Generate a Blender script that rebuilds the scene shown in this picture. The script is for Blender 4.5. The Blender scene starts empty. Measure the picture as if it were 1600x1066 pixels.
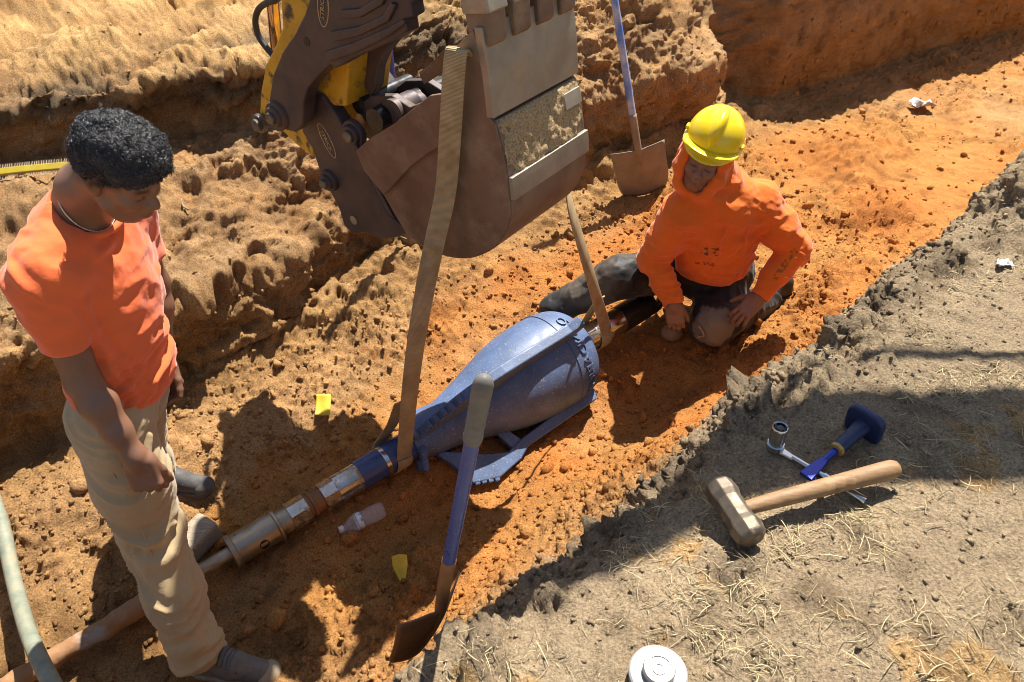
import bpy, math, random
import numpy as np
from mathutils import Vector, Matrix

scene = bpy.context.scene
random.seed(7)
RNG = np.random.default_rng(11)

# ---------------------------------------------------------------- camera, sky, sun, exposure
CAM_Z, PITCH, FPX = 1.35, math.radians(40.0), 1200.0
cam_data = bpy.data.cameras.new("camera")
cam_data.sensor_width = 36.0
cam_data.lens = 36.0 * FPX / 1600.0
cam_data.clip_start = 0.05
cam_data.clip_end = 500.0
cam = bpy.data.objects.new("camera", cam_data)
scene.collection.objects.link(cam)
cam.location = (0, 0, CAM_Z)
cam.rotation_euler = (math.pi / 2 - PITCH, 0, 0)
scene.camera = cam

SUN_AZ = (0.387, 0.922)              # horizontal direction towards the sun
SUN_EL = math.radians(61.0)
world = bpy.data.worlds.new("World")
scene.world = world
world.use_nodes = True
wn = world.node_tree
sky = wn.nodes.new('ShaderNodeTexSky')
sky.sky_type = 'NISHITA'
sky.sun_disc = False
sky.sun_elevation = SUN_EL
sky.sun_rotation = math.atan2(SUN_AZ[0], SUN_AZ[1])
bg = wn.nodes['Background']
bg.inputs['Strength'].default_value = 0.065
wn.links.new(sky.outputs[0], bg.inputs['Color'])

sun_data = bpy.data.lights.new("sun", 'SUN')
sun_data.energy = 5.0
sun_data.angle = math.radians(0.53)
sun_data.color = (1.0, 0.955, 0.88)
sun = bpy.data.objects.new("sun", sun_data)
scene.collection.objects.link(sun)
sdir = Vector((SUN_AZ[0] * math.cos(SUN_EL), SUN_AZ[1] * math.cos(SUN_EL), math.sin(SUN_EL)))
sun.rotation_euler = sdir.to_track_quat('Z', 'Y').to_euler()
sun.location = (3, 6, 9)

scene.view_settings.view_transform = 'Standard'
scene.view_settings.look = 'None'
scene.view_settings.gamma = 1.0
scene.view_settings.exposure = 1.1
scene.view_settings.use_curve_mapping = False
scene.render.engine = 'CYCLES'
scene.cycles.max_bounces = 6
scene.cycles.use_denoising = True
scene.cycles.filter_width = 1.0

# ---------------------------------------------------------------- survey helpers: sight line of the photograph -> place in the world
def ray(px, py):
    v = (py - 533.0) / FPX
    c, s = math.cos(PITCH), math.sin(PITCH)
    return np.array([(px - 800.0) / FPX, c - v * s, -s - v * c])
def at(px, py, z):
    r = ray(px, py); t = (z - CAM_Z) / r[2]
    return np.array([r[0] * t, r[1] * t, z])
def at_t(px, py, t):
    r = ray(px, py)
    return np.array([r[0] * t, r[1] * t, CAM_Z + r[2] * t])
def at_plane(px, py, n, c):
    r = ray(px, py); o = np.array([0, 0, CAM_Z])
    n = np.asarray(n, float)
    t = (c - o @ n) / (r @ n)
    return o + r * t
E1 = np.array([0.768, 0.640, 0.0])    # along the trench
E2 = np.array([-0.640, 0.768, 0.0])   # across it, away from the photographer
UP = np.array([0, 0, 1.0])
def uw(u, w, z=0.0):
    return E1 * u + E2 * w + UP * z

# ---------------------------------------------------------------- objects
WLOC = {}
def setp(o, label=None, cat=None, group=None, kind=None):
    if label: o["label"] = label
    if cat: o["category"] = cat
    if group: o["group"] = group
    if kind: o["kind"] = kind
    return o
def thing(name, label, cat, loc, group=None):
    o = bpy.data.objects.new(name, None)
    o.empty_display_size = 0.1
    scene.collection.objects.link(o)
    o.location = Vector([float(x) for x in loc])
    WLOC[o] = np.array(loc, float)
    return setp(o, label, cat, group)
def make(name, V, F, mat, parent=None, smooth=False, angle=None):
    """link one mesh object; V is in world space"""
    V = np.asarray(V, float)
    org = WLOC[parent] if parent is not None else V.mean(0)
    me = bpy.data.meshes.new(name)
    L = V - org
    if isinstance(F, np.ndarray):
        n, k = F.shape
        me.vertices.add(len(L)); me.vertices.foreach_set("co", L.astype(np.float32).ravel())
        me.loops.add(n * k); me.loops.foreach_set("vertex_index", F.astype(np.int32).ravel())
        me.polygons.add(n); me.polygons.foreach_set("loop_start", np.arange(0, n * k, k, dtype=np.int32))
        me.polygons.foreach_set("loop_total", np.full(n, k, np.int32))
        me.update(calc_edges=True)
    else:
        me.from_pydata([tuple(map(float, p)) for p in L], [], [tuple(int(i) for i in f) for f in F])
        me.update()
    me.validate()
    if smooth:
        me.polygons.foreach_set("use_smooth", np.ones(len(me.polygons), bool))
    o = bpy.data.objects.new(name, me)
    scene.collection.objects.link(o)
    if mat: me.materials.append(mat)
    if parent is not None:
        o.parent = parent
        WLOC[o] = WLOC[parent].copy()
    else:
        o.location = Vector([float(x) for x in org]); WLOC[o] = org
    if angle is not None:
        me.set_sharp_from_angle(angle=math.radians(angle))
    return o
def bevel(o, w, seg=2, ang=40):
    m = o.modifiers.new("bevel", 'BEVEL'); m.width = w; m.segments = seg
    m.limit_method = 'ANGLE'; m.angle_limit = math.radians(ang)
    m.harden_normals = False
    return o
def color_attr(o, C, name="tint"):
    C = np.asarray(C, np.float32)
    a = o.data.color_attributes.new(name, 'FLOAT_COLOR', 'POINT')
    a.data.foreach_set("color", np.concatenate([C, np.ones((len(C), 1), np.float32)], 1).ravel())

# ---- shapes
def norm(v):
    v = np.asarray(v, float); return v / (np.linalg.norm(v) + 1e-12)
def frame(d, hint=(0, 0, 1)):
    d = norm(d); h = np.asarray(hint, float)
    if abs(d @ norm(h)) > 0.98: h = np.array([1.0, 0, 0])
    a = norm(np.cross(h, d)); b = np.cross(d, a)
    return d, a, b
def tube(P, R, seg=12, caps=True, closed=False):
    P = np.asarray(P, float); n = len(P)
    R = np.full(n, R, float) if np.isscalar(R) else np.asarray(R, float)
    V = []; F = []
    t = np.gradient(P, axis=0)
    d, a, b = frame(t[0])
    ang = np.linspace(0, 2 * np.pi, seg, endpoint=False)
    for i in range(n):
        d = norm(t[i]); a = norm(a - d * (a @ d)); b = np.cross(d, a)
        V += [P[i] + R[i] * (math.cos(x) * a + math.sin(x) * b) for x in ang]
    for i in range(n - 1):
        for j in range(seg):
            k = (j + 1) % seg
            F.append((i * seg + j, i * seg + k, (i + 1) * seg + k, (i + 1) * seg + j))
    if caps:
        F.append(tuple(range(seg))[::-1]); F.append(tuple((n - 1) * seg + j for j in range(seg)))
    return np.array(V), F
def lathe(prof, O, axis, seg=32, hint=(0, 0, 1), close=True):
    """prof: list of (distance along axis, radius)"""
    d, a, b = frame(axis, hint)
    V = []; F = []
    for (s, r) in prof:
        for j in range(seg):
            x = 2 * math.pi * j / seg
            V.append(np.asarray(O) + d * s + max(r, 1e-4) * (math.cos(x) * a + math.sin(x) * b))
    for i in range(len(prof) - 1):
        for j in range(seg):
            k = (j + 1) % seg
            F.append((i * seg + j, i * seg + k, (i + 1) * seg + k, (i + 1) * seg + j))
    if close:
        F.append(tuple(range(seg))[::-1]); F.append(tuple((len(prof) - 1) * seg + j for j in range(seg)))
    return np.array(V), F
def prism(poly, ext):
    """poly: 3D points of a flat outline, swept by vector ext"""
    P = np.asarray(poly, float); n = len(P); e = np.asarray(ext, float)
    V = np.concatenate([P, P + e])
    nrm = sum((np.cross(P[i] - P[0], P[(i + 1) % n] - P[0]) for i in range(n)), np.zeros(3))
    F = [tuple(range(n)), tuple(range(2 * n - 1, n - 1, -1))]
    F += [(i, n + i, n + (i + 1) % n, (i + 1) % n) for i in range(n)]
    if nrm @ e > 0: F = [f[::-1] for f in F]
    return V, F
def box(c, half, ax=None):
    ax = np.eye(3) if ax is None else np.asarray(ax, float)
    c = np.asarray(c, float)
    S = [(-1, -1, -1), (1, -1, -1), (1, 1, -1), (-1, 1, -1), (-1, -1, 1), (1, -1, 1), (1, 1, 1), (-1, 1, 1)]
    V = np.array([c + sum(s[i] * half[i] * ax[i] for i in range(3)) for s in S])
    F = [(0, 3, 2, 1), (4, 5, 6, 7), (0, 1, 5, 4), (1, 2, 6, 5), (2, 3, 7, 6), (3, 0, 4, 7)]
    if np.linalg.det(ax) < 0: F = [f[::-1] for f in F]
    return V, F
def join(*parts):
    V = []; F = []; n = 0
    for v, f in parts:
        V.append(np.asarray(v, float)); F += [tuple(int(i) + n for i in q) for q in f]; n += len(v)
    return np.concatenate(V), F
def cat_rom(P, n=8):
    P = np.asarray(P, float); out = []
    Q = np.concatenate([[2 * P[0] - P[1]], P, [2 * P[-1] - P[-2]]])
    for i in range(1, len(Q) - 2):
        for k in range(n):
            t = k / n
            out.append(0.5 * ((2 * Q[i]) + (-Q[i-1] + Q[i+1]) * t + (2*Q[i-1] - 5*Q[i] + 4*Q[i+1] - Q[i+2]) * t * t
                              + (-Q[i-1] + 3*Q[i] - 3*Q[i+1] + Q[i+2]) * t ** 3))
    out.append(P[-1]); return np.array(out)
def ribbon(P, side, width, thick):
    """flat band along P; side: direction(s) across the band"""
    P = np.asarray(P, float); n = len(P)
    side = np.tile(side, (n, 1)) if np.ndim(side) == 1 else np.asarray(side, float)
    t = np.gradient(P, axis=0); V = []; F = []
    for i in range(n):
        d = norm(t[i]); s = norm(side[i] - d * (side[i] @ d)); q = np.cross(d, s)
        for a, b in ((-1, -.6), (-.92, -1), (.92, -1), (1, -.6), (1, .6), (.92, 1), (-.92, 1), (-1, .6)):
            V.append(P[i] + s * a * width / 2 + q * b * thick / 2)
    for i in range(n - 1):
        for j in range(8):
            k = (j + 1) % 8
            F.append((i * 8 + j, i * 8 + k, i * 8 + 8 + k, i * 8 + 8 + j))
    F.append(tuple(range(8))[::-1]); F.append(tuple((n - 1) * 8 + j for j in range(8)))
    return np.array(V), F

# ---- noise
def _h(ix, iy, iz, seed):
    n = (ix.astype(np.int64) * 374761393 + iy.astype(np.int64) * 668265263 + iz.astype(np.int64) * 2147483647 + seed * 974711)
    n = (n ^ (n >> 13)) * 1274126177
    n = n & 0x7fffffff
    n = (n ^ (n >> 16)) * 60493
    return ((n >> 3) & 0xffff).astype(np.float32) / 65535.0
def vnoise(P, seed=0):
    """smooth value noise in [-1,1]; P is (N,3)"""
    i = np.floor(P).astype(np.int64); f = (P - i).astype(np.float32)
    f = f * f * f * (f * (f * 6 - 15) + 10)
    r = 0
    for dx in (0, 1):
        wx = f[:, 0] if dx else 1 - f[:, 0]
        for dy in (0, 1):
            wy = f[:, 1] if dy else 1 - f[:, 1]
            for dz in (0, 1):
                wz = f[:, 2] if dz else 1 - f[:, 2]
                r = r + wx * wy * wz * _h(i[:, 0] + dx, i[:, 1] + dy, i[:, 2] + dz, seed)
    return r * 2 - 1
def fbm(P, scale, octv=4, seed=0, gain=0.5):
    a = 1.0; r = 0; P = np.asarray(P) / scale
    for o in range(octv):
        r = r + a * vnoise(P + 17.3 * o, seed + o); P = P * 2.03; a *= gain
    return r
def worley(P, seed=0):
    """nearest feature distance and a per-cell random number; P is (N,2)"""
    i = np.floor(P).astype(np.int64); best = np.full(len(P), 9.0, np.float32); rid = np.zeros(len(P), np.float32)
    z = np.zeros(len(P), np.int64)
    for dx in (-1, 0, 1):
        for dy in (-1, 0, 1):
            cx, cy = i[:, 0] + dx, i[:, 1] + dy
            jx = cx + _h(cx, cy, z, seed); jy = cy + _h(cx, cy, z + 5, seed)
            d = np.hypot(P[:, 0] - jx, P[:, 1] - jy).astype(np.float32)
            m = d < best
            best = np.where(m, d, best); rid = np.where(m, _h(cx, cy, z + 9, seed), rid)
    return best, rid

def facets(P, seed=0, tilt=.8):
    """broken-earth relief: every cell is a tilted face of its own height; P is (N,2), in cells"""
    i = np.floor(P).astype(np.int64); best = np.full(len(P), 9.0, np.float32); h = np.zeros(len(P), np.float32); z = np.zeros(len(P), np.int64)
    for dx in (-1, 0, 1):
        for dy in (-1, 0, 1):
            cx, cy = i[:, 0] + dx, i[:, 1] + dy
            ex = P[:, 0] - cx - _h(cx, cy, z, seed); ey = P[:, 1] - cy - _h(cx, cy, z + 5, seed); d = np.hypot(ex, ey).astype(np.float32)
            m = d < best; best = np.where(m, d, best)
            v = np.maximum(np.sqrt(_h(cx, cy, z + 9, seed)), .45) - .68 + tilt * (ex * (_h(cx, cy, z + 11, seed) - .5) + ey * (_h(cx, cy, z + 13, seed) - .5)) - .35 * d * d
            h = np.where(m, v, h)
    return h
# ---------------------------------------------------------------- materials
class N:
    def __init__(s, name):
        s.m = bpy.data.materials.new(name); s.m.use_nodes = True
        s.t = s.m.node_tree; s.b = s.t.nodes['Principled BSDF']
        s.tc = s.t.nodes.new('ShaderNodeTexCoord')
    def n(s, kind, **kw):
        q = s.t.nodes.new(kind)
        for k, v in kw.items():
            if k in q.inputs: q.inputs[k].default_value = v
            else: setattr(q, k, v)
        return q
    def l(s, a, b): s.t.links.new(a, b)
    def noise(s, scale, detail=4, rough=0.6, stretch=None):
        q = s.n('ShaderNodeTexNoise'); q.inputs['Scale'].default_value = scale
        q.inputs['Detail'].default_value = detail; q.inputs['Roughness'].default_value = rough
        if stretch is not None:
            mp = s.n('ShaderNodeMapping'); mp.inputs['Scale'].default_value = stretch
            s.l(s.tc.outputs['Object'], mp.inputs['Vector']); s.l(mp.outputs[0], q.inputs['Vector'])
        else:
            s.l(s.tc.outputs['Object'], q.inputs['Vector'])
        return q.outputs['Fac']
    def ramp(s, fac, stops):
        r = s.n('ShaderNodeValToRGB'); e = r.color_ramp.elements
        while len(e) < len(stops): e.new(0.5)
        for i, (p, c) in enumerate(stops):
            e[i].position = p; e[i].color = (c, c, c, 1) if np.isscalar(c) else (*c, 1)
        s.l(fac, r.inputs[0]); return r.outputs[0]
    def mix(s, fac, a, b, mode='MIX'):
        q = s.n('ShaderNodeMix'); q.data_type = 'RGBA'; q.blend_type = mode
        for sock, v in ((q.inputs[0], fac), (q.inputs[6], a), (q.inputs[7], b)):
            if hasattr(v, 'links') or hasattr(v, 'is_linked'): s.l(v, sock)
            elif np.isscalar(v): sock.default_value = v
            else: sock.default_value = (*v, 1)
        return q.outputs[2]
    def bump(s, h, strength=0.3, dist=0.002, prev=None):
        q = s.n('ShaderNodeBump'); q.inputs['Strength'].default_value = strength; q.inputs['Distance'].default_value = dist
        s.l(h, q.inputs['Height'])
        if prev is not None: s.l(prev, q.inputs['Normal'])
        return q.outputs[0]
    def set(s, **kw):
        for k, v in kw.items():
            k = k.replace('_', ' ')
            if hasattr(v, 'is_linked'): s.l(v, s.b.inputs[k])
            elif np.isscalar(v): s.b.inputs[k].default_value = v
            else: s.b.inputs[k].default_value = (*v, 1) if len(v) == 3 and k not in ('Subsurface Radius',) else v
        return s
def pmat(name, c1, c2=None, scale=25, rough=0.6, metal=0.0, bump=0.15, bscale=180, bdist=0.001, lo=.35, hi=.65,
         dirt=None, dirt_scale=9, dirt_lo=.5, dirt_hi=.62, coat=0.0, spec=0.5, rvar=0.12):
    k = N(name); c2 = c2 or tuple(x * 0.7 for x in c1)
    f = k.ramp(k.noise(scale, 5), [(lo, 0), (hi, 1)])
    col = k.mix(f, c1, c2)
    rg = k.ramp(k.noise(scale * 2.3, 4), [(.3, max(rough - rvar, .05)), (.7, min(rough + rvar, 1))])
    if dirt is not None:
        df = k.ramp(k.noise(dirt_scale, 7, .68), [(dirt_lo, 0), (dirt_hi, 1)])
        col = k.mix(df, col, dirt)
        rg = k.mix(df, rg, (.9, .9, .9))
        if metal:
            inv = k.ramp(df, [(0, metal), (1, 0.0)]); k.l(inv, k.b.inputs['Metallic'])
    elif metal: k.set(Metallic=metal)
    k.set(Base_Color=col, Roughness=rg, Specular_IOR_Level=spec)
    if coat: k.set(Coat_Weight=coat, Coat_Roughness=.1)
    if bump: k.set(Normal=k.bump(k.noise(bscale, 4), bump, bdist))
    return k.m

def soil_material(name):
    k = N(name)
    at_ = k.n('ShaderNodeAttribute'); at_.attribute_name = "tint"
    fine = k.ramp(k.noise(150.0, 3, .75), [(.36, .60), (.5, 1.0), (.66, 1.38)])
    c = k.mix(1.0, at_.outputs['Color'], fine, 'MULTIPLY')
    k.set(Base_Color=c, Roughness=0.95, Specular_IOR_Level=0.15)
    b = k.bump(k.noise(110.0, 5, .78), 1.0, 0.012)
    k.set(Normal=b)
    return k.m
M_SOIL = soil_material("soil")
# ---------------------------------------------------------------- the trench: one sheet of ground lofted from cross profiles
# columns: across (w), height (z) at each node
NODE_STEP = [3.0, .10, .03, .0085, .008, .008, .009, .009, .009, .010, .009, .009, .009, .010, .010, .012, .02, .05, 1.2]
BASE = [(-60, 0.1), (-4, .04), (-1.2, .02), (-.25, .0), (.50, .0), (.63, -.015), (.72, -.12), (.86, -.42), (1.16, -.87), (1.48, -.995),
        (2.1, -.985), (2.44, -.885), (2.60, -.83), (2.575, -.50), (2.95, -.27), (3.70, -.17), (3.64, .06), (4.3, .14), (6.5, .42), (60, .6)]
def st(**kw):
    p = [list(q) for q in BASE]
    for k, v in kw.items(): p[int(k[1:])] = list(v)
    return p
STATIONS = [
    (-60, st()), (-3, st()),
    (-.4, st(n12=(2.68, -.84), n13=(2.68, -.46), n14=(3.02, -.26), n15=(3.85, -.18), n16=(3.78, .05))),
    (.25, st(n5=(.615, -.02), n6=(.69, -.22), n7=(.82, -.52), n8=(1.15, -.92), n12=(2.67, -.82), n13=(2.67, -.45), n14=(3.02, -.27), n15=(3.84, -.22), n16=(3.76, .06))),
    (.9, st(n4=(.46, .0), n5=(.585, -.03), n6=(.68, -.17), n7=(.80, -.44), n11=(2.5, -.86), n12=(2.70, -.79), n13=(2.75, -.52), n14=(3.08, -.34), n15=(3.62, -.22), n16=(3.53, .06))),
    (1.4, st(n4=(.58, .0), n5=(.72, -.03), n6=(.80, -.18), n7=(.92, -.46), n8=(1.2, -.86), n11=(2.62, -.83), n12=(2.88, -.76), n13=(2.95, -.58), n14=(3.16, -.38), n15=(3.42, -.19), n16=(3.38, .06))),
    (2.0, st(n4=(.62, .0), n5=(.75, -.03), n6=(.82, -.2), n7=(.90, -.5), n8=(1.1, -.86), n11=(2.62, -.82), n12=(2.86, -.74), n13=(2.95, -.50), n14=(3.08, -.26), n15=(3.28, -.12), n16=(3.34, .06))),
    (2.7, st(n4=(.60, .0), n5=(.73, -.02), n6=(.80, -.18), n7=(.88, -.5), n8=(1.05, -.86), n9=(1.5, -.95), n10=(2.1, -.93), n11=(2.55, -.84), n12=(2.78, -.74), n13=(2.90, -.42), n14=(3.1, -.12), n15=(3.5, .10), n16=(3.6, .14))),
    (3.2, st(n4=(.58, .0), n5=(.72, -.02), n6=(.78, -.22), n7=(.85, -.55), n8=(1.0, -.82), n9=(1.5, -.88), n10=(2.1, -.90), n11=(2.6, -.80), n12=(2.95, -.72), n13=(2.92, -.34), n14=(3.1, -.10), n15=(3.4, .14), n16=(3.5, .18))),
    (3.75, st(n4=(.58, .0), n5=(.74, -.02), n6=(.80, -.25), n7=(.87, -.55), n8=(1.0, -.80), n9=(1.5, -.88), n10=(2.1, -.90), n11=(2.52, -.80), n12=(2.80, -.66), n13=(2.72, -.34), n14=(3.0, -.06), n15=(3.5, .2), n16=(3.6, .22))),
    (4.35, st(n4=(.58, .0), n5=(.74, -.02), n8=(1.0, -.80), n9=(1.5, -.90), n10=(2.1, -.92), n11=(2.6, -.80), n12=(2.92, -.66), n13=(3.06, -.40), n14=(3.25, -.1), n15=(3.6, .2), n16=(3.7, .22))),
    (4.75, st(n8=(1.0, -.85), n9=(1.5, -.92), n10=(2.2, -.94), n11=(2.68, -.86), n12=(2.86, -.80), n13=(2.80, -.45), n14=(2.79, -.02), n15=(2.9, .12), n16=(3.1, .16))),
    (6.0, st(n8=(1.0, -.88), n9=(1.5, -.95), n10=(2.2, -.98), n11=(2.55, -.9), n12=(2.74, -.84), n13=(2.70, -.45), n14=(2.69, -.02), n15=(2.8, .12), n16=(3.0, .16))),
    (8.0, st(n8=(.95, -.88), n9=(1.4, -.95), n10=(2.0, -.98), n11=(2.3, -.92), n12=(2.48, -.86), n13=(2.46, -.45), n14=(2.45, -.02), n15=(2.6, .12), n16=(2.8, .16))),
    (12, st(n12=(2.4, -.86), n13=(2.36, -.45), n14=(2.35, -.02), n15=(2.5, .12), n16=(2.8, .16))),
    (60, st()),
]
def span(a, b, step):
    return np.linspace(a, b, max(2, int(round((b - a) / step))), endpoint=False)
U = np.concatenate([-60 + 57 * (1 - (1 - np.linspace(0, 1, 30, endpoint=False)) ** 2.2), span(-3, -.8, .035), span(-.8, 3.7, .0086), span(3.7, 8.4, .018),
                    span(8.4, 12, .06), 12 + 48 * np.linspace(0, 1, 25) ** 2])
su = np.array([s[0] for s in STATIONS]); sp = np.array([s[1] for s in STATIONS])      # (S,nodes,2)
seg = np.clip(np.searchsorted(su, U, side='right') - 1, 0, len(su) - 2)
tt = np.clip((U - su[seg]) / (su[seg + 1] - su[seg]), 0, 1); tt = tt * tt * (3 - 2 * tt)
prof = sp[seg] * (1 - tt)[:, None, None] + sp[seg + 1] * tt[:, None, None]            # (nu,nodes,2)
cols = []; nodepos = []
for j in range(len(BASE) - 1):
    ln = max(np.hypot(*(sp[4, j + 1] - sp[4, j])), np.hypot(*(sp[7, j + 1] - sp[7, j])))
    m = max(3, int(ln / NODE_STEP[j]))
    nodepos.append(m)
    f = np.linspace(0, 1, m, endpoint=False)
    if j == 0: f = 1 - (1 - f) ** 2.5
    if j == len(BASE) - 2: f = f ** 2.5
    cols.append(prof[:, j, None] * (1 - f)[None, :, None] + prof[:, j + 1, None] * f[None, :, None])
G = np.concatenate(cols, 1)                                                          # (nu,np,2)
def blur(A, k, axis):
    ker = np.hanning(2 * k + 3)[1:-1]; ker /= ker.sum()
    pad = [(0, 0)] * A.ndim; pad[axis] = (k, k)
    B = np.pad(A, pad, mode='edge'); out = 0
    for i, w in enumerate(ker):
        sl = [slice(None)] * A.ndim; sl[axis] = slice(i, i + A.shape[axis]); out = out + w * B[tuple(sl)]
    return out
c0 = sum(nodepos[:3]); c1 = len(G[0]) - nodepos[-1] - nodepos[-2]
G[:, c0:c1] = blur(G[:, c0:c1], 5, 1)
nu, npf = G.shape[:2]
Uc = np.repeat(U[:, None], npf, 1); W = G[..., 0].copy(); Z = G[..., 1].copy()
wob = fbm(np.stack([U, U * 0, U * 0], 1), .45, 4, 201); wob2 = fbm(np.stack([U, U * 0 + 9, U * 0], 1), .16, 3, 205)
W += (.055 * wob + .022 * wob2)[:, None] * np.exp(-((W - .74) / .16) ** 2) * np.clip((8 - np.abs(Uc - 3)) / 3, 0, 1)
def gauss(u0, w0, su_, sw_): return np.exp(-((Uc - u0) / su_) ** 2 - ((W - w0) / sw_) ** 2)
# heaps and hollows that the photograph shows
Z += .16 * gauss(3.05, 1.25, .40, .26) * (W > .9)
Z += .06 * gauss(.15, 2.42, .25, .18) + .05 * gauss(-.1, 2.25, .3, .2)
Z -= .07 * gauss(1.95, 1.45, .38, .22)
Z -= .09 * gauss(1.62, 1.83, .32, .22)
Z += .03 * gauss(1.3, 1.25, .25, .12)
Z -= .08 * gauss(1.18, 1.55, .22, .14)
Z -= .05 * gauss(.75, 1.55, .2, .15)
Z += .05 * gauss(.55, 1.30, .14, .12)
HEAPS = .10 * gauss(3.45, 1.95, .22, .16) + .12 * gauss(3.95, 1.55, .30, .20) + .10 * gauss(3.35, 2.35, .25, .14) + .09 * gauss(4.5, 2.15, .35, .2) + .08 * gauss(2.85, 1.05, .2, .1)
Z += HEAPS
Z += .36 / (1 + np.exp(-(Uc - 2.74) / .07)) * np.exp(-((W - .58) / .15) ** 2) * np.exp(-(np.clip(Uc - 3.1, 0, None) / .8) ** 2)      # mound on the bank at the right
SODS = []
for (px, py, r_, h_) in ((748, 1030, .045, .045), (958, 748, .055, .05), (985, 790, .04, .035), (1060, 652, .05, .035), (1180, 590, .05, .03), (1310, 505, .05, .03), (1390, 455, .06, .04), (1150, 885, .04, .012), (1480, 400, .06, .035), (860, 920, .04, .025)):
    c = at(px, py, .01); SODS.append((c @ E1, c @ E2, r_)); Z += h_ * gauss(c @ E1, c @ E2, r_ * 1.2, r_ * .8)
flat = np.stack([Uc.ravel(), W.ravel(), Z.ravel()], 1)
# surface normal (u,w,z space)
dU = np.stack([np.gradient(Uc, axis=0), np.gradient(W, axis=0), np.gradient(Z, axis=0)], -1)
dP = np.stack([np.gradient(Uc, axis=1), np.gradient(W, axis=1), np.gradient(Z, axis=1)], -1)
nr = np.cross(dU, dP); nr /= np.linalg.norm(nr, axis=-1, keepdims=True) + 1e-9
nr[nr[..., 2] < -.2] *= 1
fade = np.clip((12 - np.abs(Uc - 3)) / 4, 0, 1) * np.clip((9 - np.abs(W - 2)) / 3, 0, 1)
fade = fade.ravel()
bank = np.clip((.62 - W) / .12, 0, 1).ravel() * np.clip((Z + .12) / .1, 0, 1).ravel()        # 1 on the near bank top
wallm = np.clip((W.ravel() - 2.58) / .12, 0, 1)
floorm = np.clip(1 - bank - wallm, 0, 1)
cutw = np.clip((Uc.ravel() - 4.45) / .3, 0, 1) * wallm                                        # clean-cut wall on the right
Puv = np.stack([np.repeat(np.cumsum(np.concatenate([[0], np.diff(U)]))[:, None], npf, 1).ravel(),
                np.cumsum(np.concatenate([np.zeros((nu, 1)), np.hypot(np.diff(W, axis=1), np.diff(Z, axis=1))], 1), 1).ravel()], 1)
act = np.where(fade > 0)[0]
A3 = flat[act]; A2 = Puv[act]
disp = np.zeros(len(flat), np.float32)
strata = 1 - 2 * np.abs(fbm(A3 * np.array([.8, 1.3, 3.2]), .30, 3, 63))
lowf = fbm(A3, .55, 3, 3); mid = fbm(A3, .17, 3, 21); rid = 1 - 2 * np.abs(fbm(A3 * np.array([.6, 1, 1.6]), .24, 3, 33))
sm = fbm(A3, .055, 3, 41)
cr = np.abs(fbm(A3, .028, 3, 45, .6))                      # crumbly billows
cr2 = np.abs(fbm(A3, .075, 3, 48, .55))
mask1 = np.clip(fbm(A3, .35, 3, 55) * 1.5 + .30 + 9 * HEAPS.ravel()[act], 0, 1.3)
d1, r1 = worley(A2 / .085 + .5 * np.stack([sm, cr], 1), 3); d2, r2 = worley(A2 / .034 + .6 * np.stack([sm, cr], 1), 4); d3, r3 = worley(A2 / .017 + .6 * np.stack([cr, sm], 1), 6)
lump = lambda d, r, th, rad: np.where(r > th, np.sqrt(np.clip(rad * rad - d * d, 0, None)) * (r - th) / (1 - th), 0)
cl1 = lump(d1, r1, .80, .5) * .085 * .55; cl2 = lump(d2, r2, .35, .55) * .034 * .7; cl3 = lump(d3, r3, .2, .6) * .017 * .7
b_, w_, f_, c_ = bank[act], wallm[act], floorm[act], cutw[act]
rough = 1 - .75 * c_
wp = np.stack([fbm(A3, .10, 3, 141), fbm(A3, .10, 3, 147)], 1); wp2 = np.stack([fbm(A3, .03, 2, 151), fbm(A3, .03, 2, 157)], 1)
fA = facets(A2 / np.array([.34, .20]) + .35 * wp, 31); fB = facets(A2 / np.array([.13, .085]) + .4 * wp + .1 * wp2, 33); fC = facets(A2 / .05 + .35 * wp2, 35); fD = facets(A2 / .023 + .3 * wp2, 37)
mw = np.clip(.55 + .9 * fbm(A3, .4, 2, 161), .1, 1.2)
Dbig = fA * (.095 * w_ * rough + .012 * f_) + np.clip(fB, -.22, 1) * mw * (.034 * w_ * (1 - .6 * c_) + .022 * mask1 * f_) + np.clip(fC, -.2, 1) * .014 * mw * w_ * (1 - .5 * c_)
tmp = np.zeros(len(flat), np.float32); tmp[act] = Dbig; tmp = blur(blur(tmp.reshape(nu, npf), 1, 0), 1, 1); Dbig = tmp.ravel()[act]
sod = np.zeros(len(act)); 
for (su_, sw_, r_) in SODS: sod = np.maximum(sod, np.exp(-((A3[:, 0] - su_) / (1.4 * r_)) ** 2 - ((A3[:, 1] - sw_) / r_) ** 2))
D = Dbig + sod * (.030 * fC + .016 * fD + .02 * cr2) + lowf * (.060 * w_ * rough + .024 * f_ + .010 * b_)
D += mid * (.016 * w_ * rough + .012 * f_ + .006 * b_)
D += (1.7 * np.clip(.5 + .5 * rid, 0, 1) ** 2 - .7) * .020 * w_ * rough
D += fC * ((.004 + .018 * mask1) * f_ + .005 * b_) + fD * (.016 * w_ + (.004 + .008 * mask1) * f_ + .0042 * b_)
D += sm * (.006 * w_ * rough + .005 * f_ + .0035 * b_)
D += cr * (.012 * w_ + (.005 + .010 * mask1) * f_ + .0040 * b_) + cr2 * ((.004 + .012 * mask1) * f_ + .006 * b_)
D += mask1 * (cl1 * (.10 * w_ * rough + .5 * f_ + .08 * b_) + cl2 * (.45 * f_ + .2 * b_)) + cl3 * (.5 * f_ * mask1 + .35 * b_)
# crumbled lip of the near bank
lip = np.exp(-((A3[:, 1] - .66) / .10) ** 2) * np.clip((A3[:, 2] + .3) / .2, 0, 1)
D += lip * (0.013 * fbm(A3, .09, 4, 71, .6) + .010 * cr2 + .5 * cl2 + .3 * cl1)
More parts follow.
